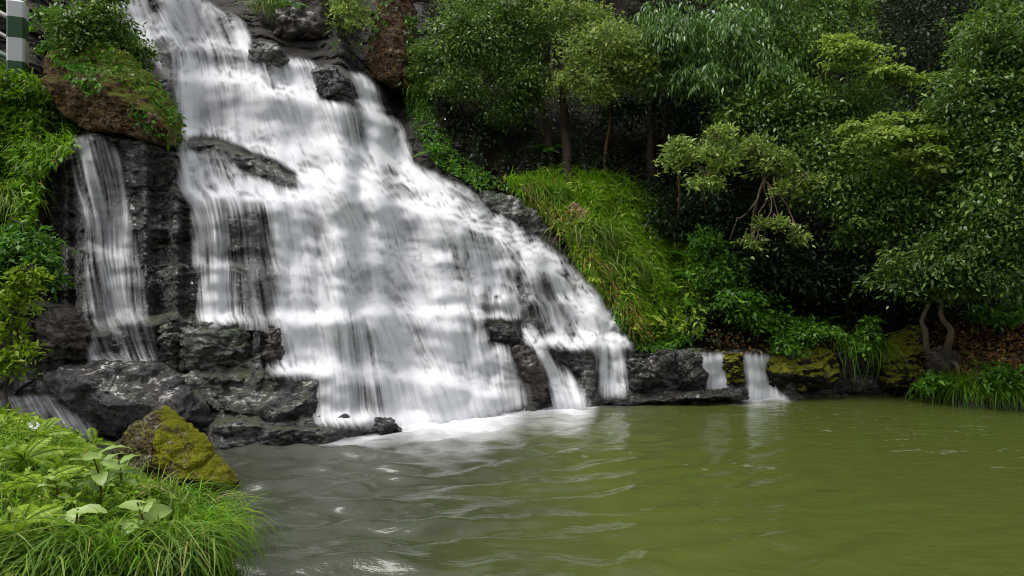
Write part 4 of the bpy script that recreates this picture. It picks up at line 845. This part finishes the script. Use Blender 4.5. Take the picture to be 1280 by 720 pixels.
# leafy wall of plants on the left
lw = [(-40, 92), (22, 84), (60, 108), (96, 150), (94, 184), (62, 212), (52, 250), (34, 300), (26, 350), (10, 400), (-40, 420)]
tag(leaf_obj('hanging_plants', [ground_leaves(lw, 7500, (0.05, 0.55), 0.13, 0.34, (0.5, 0.5, 0.6)), ground_blades(lw, 2600, 0.36, 0.018, (0.4, -1, -0.3), (0.9, 2.1), 0.15)], L['grass']), 'dense bright green plants hanging down the left rock wall', 'plants', kind='stuff')
from mathutils.bvhtree import BVHTree
def on_obj(o, poly, n):
    """points and normals on a rock where the photo pixels of a polygon meet it"""
    o.matrix_world = o.matrix_world; me = o.data; off = np.array(o.location)
    co = np.zeros(len(me.vertices) * 3, np.float32); me.vertices.foreach_get('co', co); co = co.reshape(-1, 3) + off
    bvh = BVHTree.FromPolygons([tuple(c) for c in co.tolist()], [tuple(p.vertices) for p in me.polygons])
    pp, nn = [], []
    for u, v in scatter(poly, n):
        d_ = Vector(((u - 640) / F, 1, (360 - v) / F)); h_ = bvh.ray_cast(Vector((0, 0, H)), d_)
        if h_[0] is not None: pp.append(h_[0][:]); nn.append((h_[1] if h_[1].dot(d_) < 0 else -h_[1])[:])
    return np.array(pp), np.array(nn)
def rock_leaves(o, poly, n, ll, wr, lift=0.03):
    p, nr_ = on_obj(o, poly, n); n = len(p); p = p + nr_ * (lift * rng.random(n))[:, None]
    ln = ll * (0.5 + rng.random(n)); ax = nr_ * 0.5 + np.array([0.1, -0.2, -0.5]) + 0.7 * rng.standard_normal((n, 3))
    return leaves(p, ax, nr_ + 0.5 * rng.standard_normal((n, 3)), ln, ln * wr, np.clip(0.45 + 0.25 * rng.standard_normal(n), 0, 1))
def rock_fuzz(o, poly, n, ll, wd, side=None):
    p, nr_ = on_obj(o, poly, n); k_ = np.ones(len(p), bool)
    if side is not None: k_ = ((nr_ @ np.array(side)) + 0.95 * fbm(p * 5, 4, 77) > 0.36)
    p, nr_ = p[k_], nr_[k_]; n = len(p)
    return blades(p - nr_ * 0.004, nr_ + 0.5 * rng.standard_normal((n, 3)), np.array([0, 0, -1.0]) + 0.5 * rng.standard_normal((n, 3)), ll * (0.4 + rng.random(n)), np.full(n, wd), 0.6 + 1.2 * rng.random(n), np.clip(0.4 + 0.22 * rng.standard_normal(n) + 0.5 * fbm(p * 5, 3, 79), 0, 1), 2)
OB = next(o for o in COL.objects if o.get('label', '').startswith('big orange'))
PB = next(o for o in COL.objects if o.get('label', '').startswith('orange lichen'))
MB = next(o for o in COL.objects if o.get('label', '').startswith('yellow-green mossy pyramid'))
top_strip = [(60, 40), (118, 36), (150, 54), (182, 78), (210, 108), (230, 140), (230, 182), (210, 182), (208, 150), (184, 122), (146, 98), (104, 80), (64, 84)]
tag(leaf_obj('moss', rock_fuzz(OB, top_strip, 5000, 0.05, 0.008), L['yellowgreen'], OB), kind='stuff')
tag(leaf_obj('plants', [rock_leaves(PB, [(470, -20), (500, -20), (482, 40), (462, 60)], 160, 0.10, 0.45, 0.08), rock_leaves(PB, [(505, 20), (524, 20), (526, 104), (512, 104)], 240, 0.11, 0.4, 0.1)], L['shrub'], PB), kind='stuff')
tag(leaf_obj('plants', [rock_leaves(OB, top_strip, 700, 0.09, 0.4), rock_leaves(OB, [(80, 78), (116, 82), (134, 110), (120, 120), (96, 104)], 160, 0.10, 0.5, 0.1), rock_leaves(OB, [(160, 130), (196, 140), (204, 172), (170, 160)], 70, 0.08, 0.5, 0.06)], L['shrub'], OB), kind='stuff')
tag(leaf_obj('moss', rock_fuzz(MB, [(130, 500), (310, 500), (310, 640), (130, 640)], 30000, 0.016, 0.004, (0.8, -0.15, 0.5)), L['moss'], MB), kind='stuff')
tag(leaf_obj('hanging_plants', [ground_leaves([(-20, 92), (30, 88), (46, 112), (20, 122), (-20, 118)], 900, (0.5, 0.95), 0.11, 0.36)], L['grass']), 'green leaves crowding the foot of the striped post', 'plants', kind='stuff')

def tussock(label, base, n, ln, wd, lean, droop, spread, mat='tussock', name='grass_tuft', cat='grass tuft', rand=0.6, group=None, up=(0, 0, 1)):
    base = np.asarray(base, float)
    p = base + rng.standard_normal((n, 3)) * np.array(spread)
    lv = np.array(lean) + rand * rng.standard_normal((n, 3)) * np.array([1, 1, 0.3])
    v, f, r = blades(p, np.array(up) + 0.22 * rng.standard_normal((n, 3)), lv, ln * (0.45 + 0.75 * rng.random(n)), wd * (0.7 + 0.6 * rng.random(n)), droop[0] + (droop[1] - droop[0]) * rng.random(n), np.clip(0.45 + 0.27 * rng.standard_normal(n), 0, 1), 6)
    o = mesh_obj(name, v - base, f, L[mat], None, {'rnd': r}); o.location = [float(x) for x in base]
    return tag(o, label, cat, group)
tussock('long straw-tipped grass tuft hanging under the tan rock', g(736, 302, 0.1), 260, 0.75, 0.022, (0.8, -0.6, -0.2), (1.5, 2.6), (0.22, 0.1, 0.12))
tussock('yellowing grass tuft drooping over the fall edge below the tan rock', g(772, 338, 0.1), 260, 0.7, 0.02, (0.6, -0.7, -0.2), (1.6, 2.7), (0.2, 0.1, 0.15))
tussock('green grass tuft hanging at the upper corner of the bright slope', g(685, 248, 0.1), 260, 0.6, 0.02, (0.2, -1, -0.2), (1.3, 2.5), (0.3, 0.1, 0.08), 'grass')
tussock('arching grass tuft on the far ledge beside the leafy spike', g(1072, 440, 0.1), 240, 0.8, 0.02, (0, -1, 0), (1.0, 2.5), (0.22, 0.08, 0.05), 'grass', rand=1.0)
tussock('grass tuft on the cliff below the orange pillar', g(528, 112, 0.2), 160, 0.55, 0.02, (0.2, -1, -0.3), (1.4, 2.6), (0.18, 0.1, 0.2), 'grass')
tussock('straw grass tuft hanging from the brown outcrop over the top cascade', px(336, 8, 15.9), 130, 0.6, 0.022, (-0.2, -0.7, -0.6), (1.6, 2.7), (0.18, 0.1, 0.1))
tussock('fine grass tuft drooping from the left leafy wall', g(12, 262, 0.35), 260, 0.75, 0.014, (0.4, -1, -0.4), (1.4, 2.6), (0.2, 0.1, 0.06), 'yellowgreen')
for i, u in enumerate(np.linspace(1150, 1262, 9)):
    lb = ['first grass clump at the waterline beside the mossy slab', 'grass clump over the water, second from the mossy slab', 'grass clump over the water, third from the mossy slab', 'grass clump over the water, fourth from the mossy slab', 'middle grass clump of the row along the shaded waterline', 'grass clump over the water just past the middle of the row', 'grass clump over the water, third from the row\'s far end', 'grass clump over the water, second from the row\'s far end', 'last grass clump of the waterline row near the frame edge'][i]
    tussock(lb, g(u, 486 + (u - 1150) * 0.1, 0.0) + np.array([0, 0, 0.05]), 200, 0.55, 0.016, (0, -1, 0), (0.8, 2.4), (0.12, 0.12, 0.03), 'grass', rand=0.8, group='grass clumps along the shaded waterline')

# ferns: fronds as parts
def frond_arr(ln, npin=22, wid=0.32, arch=0.9):
    t = np.linspace(0.12, 1, npin); a = arch * t
    cx = ln * (np.sin(a) / max(arch, .01)) ; cz = ln * (1 - np.cos(a)) / max(arch, .01) * -1 + 0.35 * ln * t
    p = np.stack([cx, 0 * t, cz], -1); tg = unit(np.gradient(p, axis=0))
    out = [tube_arr(np.vstack([[0, 0, 0], p]), np.linspace(0.006, 0.002, npin + 1), 4)]
    pl = (wid * (0.85 + 0.3 * rng.random(npin))) * ln * np.sin(np.pi * np.clip(t * 0.92 + 0.06, 0, 1)) ** 0.8
    for s in (-1, 1):
        ax = tg * 0.35 + np.array([0, s, -0.12]); out.append(leaves(p, ax, np.tile(np.array([[0, 0, 1.0]]), (npin, 1)), pl, np.full(npin, ln / npin * 0.8), np.clip(0.5 + 0.2 * rng.standard_normal(npin), 0, 1), 0.12))
    return join(out)
def fern(label, loc, nfr, ln, mat='fern', face=(-math.pi, math.pi), tilt=0.0, cat='fern', group=None):
    t = thing('fern', label, cat, loc, group)
    fv_ = frond_arr(ln, 24 if ln < 0.5 else 28, 0.26)
    src = mesh_obj('frond', fv_[0], fv_[1], L[mat], t, {'rnd': fv_[2]})
    for i in range(nfr):
        o = src if i == 0 else src.copy()
        if i: COL.objects.link(o); o.parent = t
        a = face[0] + (face[1] - face[0]) * (i + 0.5 * rng.random()) / nfr
        o.rotation_euler = (0.25 * rng.standard_normal(), tilt + 0.25 * rng.standard_normal(), a); sc = 0.75 + 0.4 * rng.random(); o.scale = (sc, sc, sc)
    return t
PI = math.pi
for lb, u, v, nf, ln in [('large bright fern at the shaded edge of the grass slope', 842, 345, 7, 0.75), ('fern below the large bright fern on the slope edge', 858, 372, 7, 0.65), ('fern hanging beside the upper shrub of the slope edge', 826, 318, 6, 0.6), ('broad fern above the mossy stone and the upper stream', 1020, 405, 7, 0.6), ('small fern low on the black ledge wall', 806, 466, 5, 0.28),
                         ('fern on the dark bank above the long mossy block', 975, 412, 6, 0.5), ('fern on the litter slope under the twisted tree', 1225, 455, 6, 0.45), ('fern at the cliff foot right of the upper fall', 545, 190, 6, 0.5), ('fern hanging from the brown outcrop over the top cascade', 366, 4, 6, 0.6), ('fern in the dark hollow under the thick mossy trunk', 690, 185, 6, 0.5)]:
    fern(lb, g(u, v, 0.12) if u != 366 else px(366, 4, 15.9), nf, ln, face=(-PI * 1.02, 0.02 * PI))

# striped fence post with rails
pb = g(22, 100, 0.62); Yp = float(pb[1])
fence = thing('fence', 'white and green striped concrete post with three pipe rails above the leafy wall', 'fence', pb)
def box_arr(cx, cy, z0, z1, hw, rot, bev=0.25, top=0.0):
    a = np.array([(1, bev), (bev, 1), (-bev, 1), (-1, bev), (-1, -bev), (-bev, -1), (bev, -1), (1, -bev)], float) * hw
    a[:, :] = np.sign(a) * np.where(np.abs(a) < hw * 0.9, hw * 0.78, np.abs(a))
    c, s = math.cos(rot), math.sin(rot); q = np.stack([a[:, 0] * c - a[:, 1] * s + cx, a[:, 0] * s + a[:, 1] * c + cy], -1)
    rings = [np.column_stack([q, np.full(8, z0)]), np.column_stack([q, np.full(8, z1)])]
    if top: rings += [np.column_stack([(q - [cx, cy]) * 0.8 + [cx, cy], np.full(8, z1 + top)]), np.column_stack([(q - [cx, cy]) * 0.02 + [cx, cy], np.full(8, z1 + top * 1.4)])]
    v = np.concatenate(rings); i = np.arange(len(v)).reshape(-1, 8); j = np.roll(i, -1, 1)
    return v, np.stack([i[:-1], j[:-1], j[1:], i[1:]], -1).reshape(-1, 4)
zt = lambda v: H + (360 - v) / F * Yp
pv, pf, pmx = [], [], []; o_ = 0
for z0, z1, mi, tp_ in [(zt(130), zt(79), 1, 0), (zt(79), zt(50), 0, 0), (zt(50), zt(24), 1, 0), (zt(24), zt(5), 0, 0.03)]:
    v_, f_ = box_arr(0, 0, z0 - pb[2], z1 - pb[2], 0.128, 0.35, top=tp_); pv.append(v_); pf.append(f_ + o_); pmx += [mi] * len(f_); o_ += len(v_)
mesh_obj('post', np.concatenate(pv), np.concatenate(pf), None, fence, smooth=False, mats=[M['white_paint'], M['green_paint']], midx=pmx)
for (ua, va, ub, vb_, r_, mt) in [(-60, -14, 17, 25, 0.045, 'steel'), (-60, 8, 20, 53, 0.035, 'steel'), (-60, 38, 28, 80, 0.05, 'green_paint')]:
    A_ = px(ua, va, Yp + 0.7); B_ = px(ub, vb_, Yp - 0.02)
    v_, f_, _ = tube_arr(np.array([A_, A_ * 0.5 + B_ * 0.5, B_]) - pb, [r_] * 3, 10); mesh_obj('rail', v_, f_, M[mt], fence)

# ------------------------------------------------------------------ the leafy near bank
allb = lambda x, y: np.ones_like(x, bool)
p = bank_pts(26000, allb); n = len(p)
kf = fbm(np.stack([p[:, 0] * 1.2, p[:, 1] * 1.2, p[:, 0] * 0], -1), 2, 411); hgt = 0.02 + 0.085 * rng.random(n) * (1 + kf)
p[:, 2] += hgt
ln = 0.055 * (0.6 + 0.9 * rng.random(n))
tag(leaf_obj('ground_cover', [leaves(p, rng.standard_normal((n, 3)) * np.array([1, 1, 0.35]) + np.array([0.1, -0.2, -0.1]), np.array([0, -0.15, 1]) + 0.45 * rng.standard_normal((n, 3)), ln, ln * 0.5, np.clip(0.35 + 0.22 * rng.standard_normal(n) + 2.0 * (hgt - 0.07), 0, 1))], L['yellowgreen']), 'yellow-green leafy ground cover on the near bank', 'ground cover', kind='stuff')
p = bank_pts(12000, allb); n = len(p)
tag(leaf_obj('grass', [blades(p, np.array([0, 0, 1]) + 0.3 * rng.standard_normal((n, 3)), rng.standard_normal((n, 3)), 0.22 * (0.5 + rng.random(n)) * np.where(p[:, 1] > 5.7, 0.55, 1.0), 0.007 * (0.6 + 0.8 * rng.random(n)), 0.5 + 1.4 * rng.random(n), np.clip(0.5 + 0.25 * rng.standard_normal(n), 0, 1), 5)], L['grass']), 'thin green grass growing through the near bank', 'grass', kind='stuff')
def bk(u, v):
    """point of the near bank seen at a photo pixel"""
    Yc = np.linspace(2.5, 8, 400); q = pt(u, v, Yc); z = bank_z(q[:, 0], q[:, 1]); i = np.argmax(q[:, 2] < z); return q[i] if (q[:, 2] < z).any() else q[200]
for i, (lb, u, v, n, ln, lean, dr) in enumerate([
    ('long arching grass tuft spilling over the pool below the mossy boulder', 252, 650, 170, 0.42, (1.0, -0.3, 0), (1.3, 2.7)), ('long grass tuft drooping into the pool, right of the pale broad leaves', 232, 690, 190, 0.5, (0.9, -0.5, 0), (1.3, 2.7)),
    ('grass tuft at the bottom of the bank hanging straight down', 200, 712, 190, 0.55, (0.2, -1, 0), (1.2, 2.6)), ('fanned grass tuft below the pale-leaved plant', 120, 712, 190, 0.5, (-0.4, -1, 0), (1.0, 2.4)), ('short grass tuft against the mossy boulder', 196, 632, 110, 0.22, (0.3, -0.6, 0), (0.6, 2.0)), ('grass tuft between the boulder and the long arching tuft', 232, 640, 120, 0.34, (0.8, -0.3, 0), (0.9, 2.4)), ('straw-mixed grass tuft on the bank corner', 60, 715, 150, 0.45, (-0.3, -1, 0), (1.0, 2.3)), ('grass tuft leaning out over the water at the bank\'s edge', 254, 672, 150, 0.46, (1.0, -0.2, 0), (1.4, 2.7))]):
    tussock(lb, bk(u, v) + np.array([0, 0, 0.04]), n, ln, 0.010, lean, dr, (0.10, 0.09, 0.02), 'tussock' if i % 2 == 0 else 'grass', rand=0.85)
# broad pale-leaved plants: stems and leaves as parts
def big_leaf(ln, wd, seg=8):
    t = np.linspace(0, 1, seg + 1); w_ = wd * 0.5 * np.sin(np.pi * t ** 0.8) ** 0.85 + 0.001
    c = np.stack([ln * np.sin(1.1 * t) / 1.1, 0 * t, ln * (np.cos(1.1 * t) - 1) / 1.1 * 0.8 + 0.25 * ln * t], -1); rows = []
    for s, k_ in ((-1, 1), (-0.5, .5), (0, 0), (0.5, .5), (1, 1)):
        rows.append(c + np.stack([0 * t, s * w_, k_ * w_ * 0.22 + 0.004 * np.sin(t * 21 + s) * k_], -1))
    v = np.stack(rows, 1); f = grid_faces(seg + 1, 5)
    return v.reshape(-1, 3), f, np.clip(0.5 + 0.25 * rng.standard_normal(len(f) + 0)[:1].repeat((seg + 1) * 5), 0, 1)
def broad_plant(label, loc, nl, ln, wr, height, mat='ginger', name='broadleaf_plant', face=(-PI, PI), cat='plant'):
    t = thing(name, label, cat, loc)
    lv = big_leaf(ln, ln * wr); src = None
    top = np.array([0.02 * rng.standard_normal(), 0.02 * rng.standard_normal(), height])
    sv, sf, sr = tube_arr(curve([[0, 0, -0.03], [0.01, 0.0, height * 0.5], top], 8), np.linspace(0.009, 0.005, 8), 6); mesh_obj('stem', sv, sf, M['mossbark'], t)
    for i in range(nl):
        if src is None: o = src = mesh_obj('leaf', lv[0], lv[1], L[mat], t, {'rnd': lv[2]})
        else: o = src.copy(); COL.objects.link(o); o.parent = t
        h = height * (0.35 + 0.65 * (i + 0.5) / nl); o.location = (0, 0, h); a = face[0] + (face[1] - face[0]) * ((i * 0.382 + 0.1 * rng.random()) % 1)
        o.rotation_euler = (0.3 * rng.standard_normal(), -0.15 + 0.35 * rng.standard_normal(), a); s = 0.7 + 0.5 * rng.random(); o.scale = (s, s, s)
    return t
broad_plant('large pale broad-leaved plant in the middle of the near bank', bk(124, 645), 13, 0.22, 0.40, 0.40)
broad_plant('pale broad-leaved plant in front of the mossy boulder\'s left side', bk(150, 622), 9, 0.19, 0.36, 0.26)
broad_plant('drooping broad-leaved plant among the hanging grass tufts', bk(178, 690), 8, 0.20, 0.48, 0.30)
broad_plant('single pale broad-leaved shoot low on the near bank', bk(92, 692), 5, 0.18, 0.42, 0.24)
broad_plant('small pale shoot beside the large broad-leaved plant', bk(70, 640), 6, 0.14, 0.5, 0.2)
for lb, u, v, nf, ln in [('yellow-green fern high on the near bank by the frame edge', 30, 600, 7, 0.3), ('yellow-green fern next to the large broad-leaved plant', 78, 596, 7, 0.32), ('fern beneath the white flower', 52, 566, 6, 0.28), ('low fern at the bank corner below the others', 25, 690, 7, 0.32), ('small fern between white flower and mossy boulder', 118, 572, 6, 0.26), ('fern midway down the near bank', 50, 636, 7, 0.3)]:
    fern(lb, bk(u, v) + np.array([0, 0, 0.14]), nf + 2, ln * 0.95, 'yellowgreen', tilt=-0.2)
# white flower
fb = bk(48, 552); fl = thing('flower', 'small white flower above the green leaves of the near bank', 'flower', fb)
sv, sf, _ = tube_arr(curve([[0, 0, 0], [0.005, -0.02, 0.08], [0, -0.04, 0.14]], 6), [0.003] * 6, 5); mesh_obj('stem', sv, sf, L['shrub'], fl, {'rnd': np.full(len(sv), 0.5)})
for k in range(9):
    a = k * 2.4; n_ = 1; c = np.array([[0.012 * math.cos(a), -0.045 + 0.01 * math.sin(a * 2), 0.145 + 0.01 * math.sin(a)]])
    v_, f_, _ = leaves(c, np.array([[math.cos(a), -0.5, math.sin(a) * 0.8]]), np.array([[0, -1, 0.6]]), np.array([0.04]), np.array([0.03]), np.array([.5])); mesh_obj('petal', v_, f_, M['petal'], fl)
# leafy sapling and vine over the left ledge blocks
sb = bk(15, 520); Ys = float(sb[1])
tree('sapling', 'pale green sapling with bent stem before the mossy brown block', 'sapling', 'pale', [(16, 372, 7.6, 18, 16), (28, 350, 7.6, 14, 10), (8, 408, 7.5, 16, 14), (30, 436, 7.4, 12, 7), (10, 455, 7.4, 14, 12), (38, 335, 7.6, 8, 8)], [sb, px(16, 480, 7.45), px(14, 440, 7.5), px(12, 400, 7.6)], 0.02, 'brownbark' if 'brownbark' in M else 'bark', dens=0.8, lscale=0.75, seed=80, leafmat='yellowgreen')
tree('vine', 'leafy creeper with heart-shaped leaves hanging over the left rock wall', 'vine', 'shrub', [(34, 296, 9.2, 26, 14), (50, 320, 9.1, 20, 12), (22, 336, 9.1, 22, 12), (58, 344, 9.1, 12, 10), (16, 310, 9.1, 20, 16)], [g(5, 270, 0.2), px(20, 290, 9.3), px(36, 310, 9.3)], 0.015, dens=1.6, lscale=0.9, seed=81)
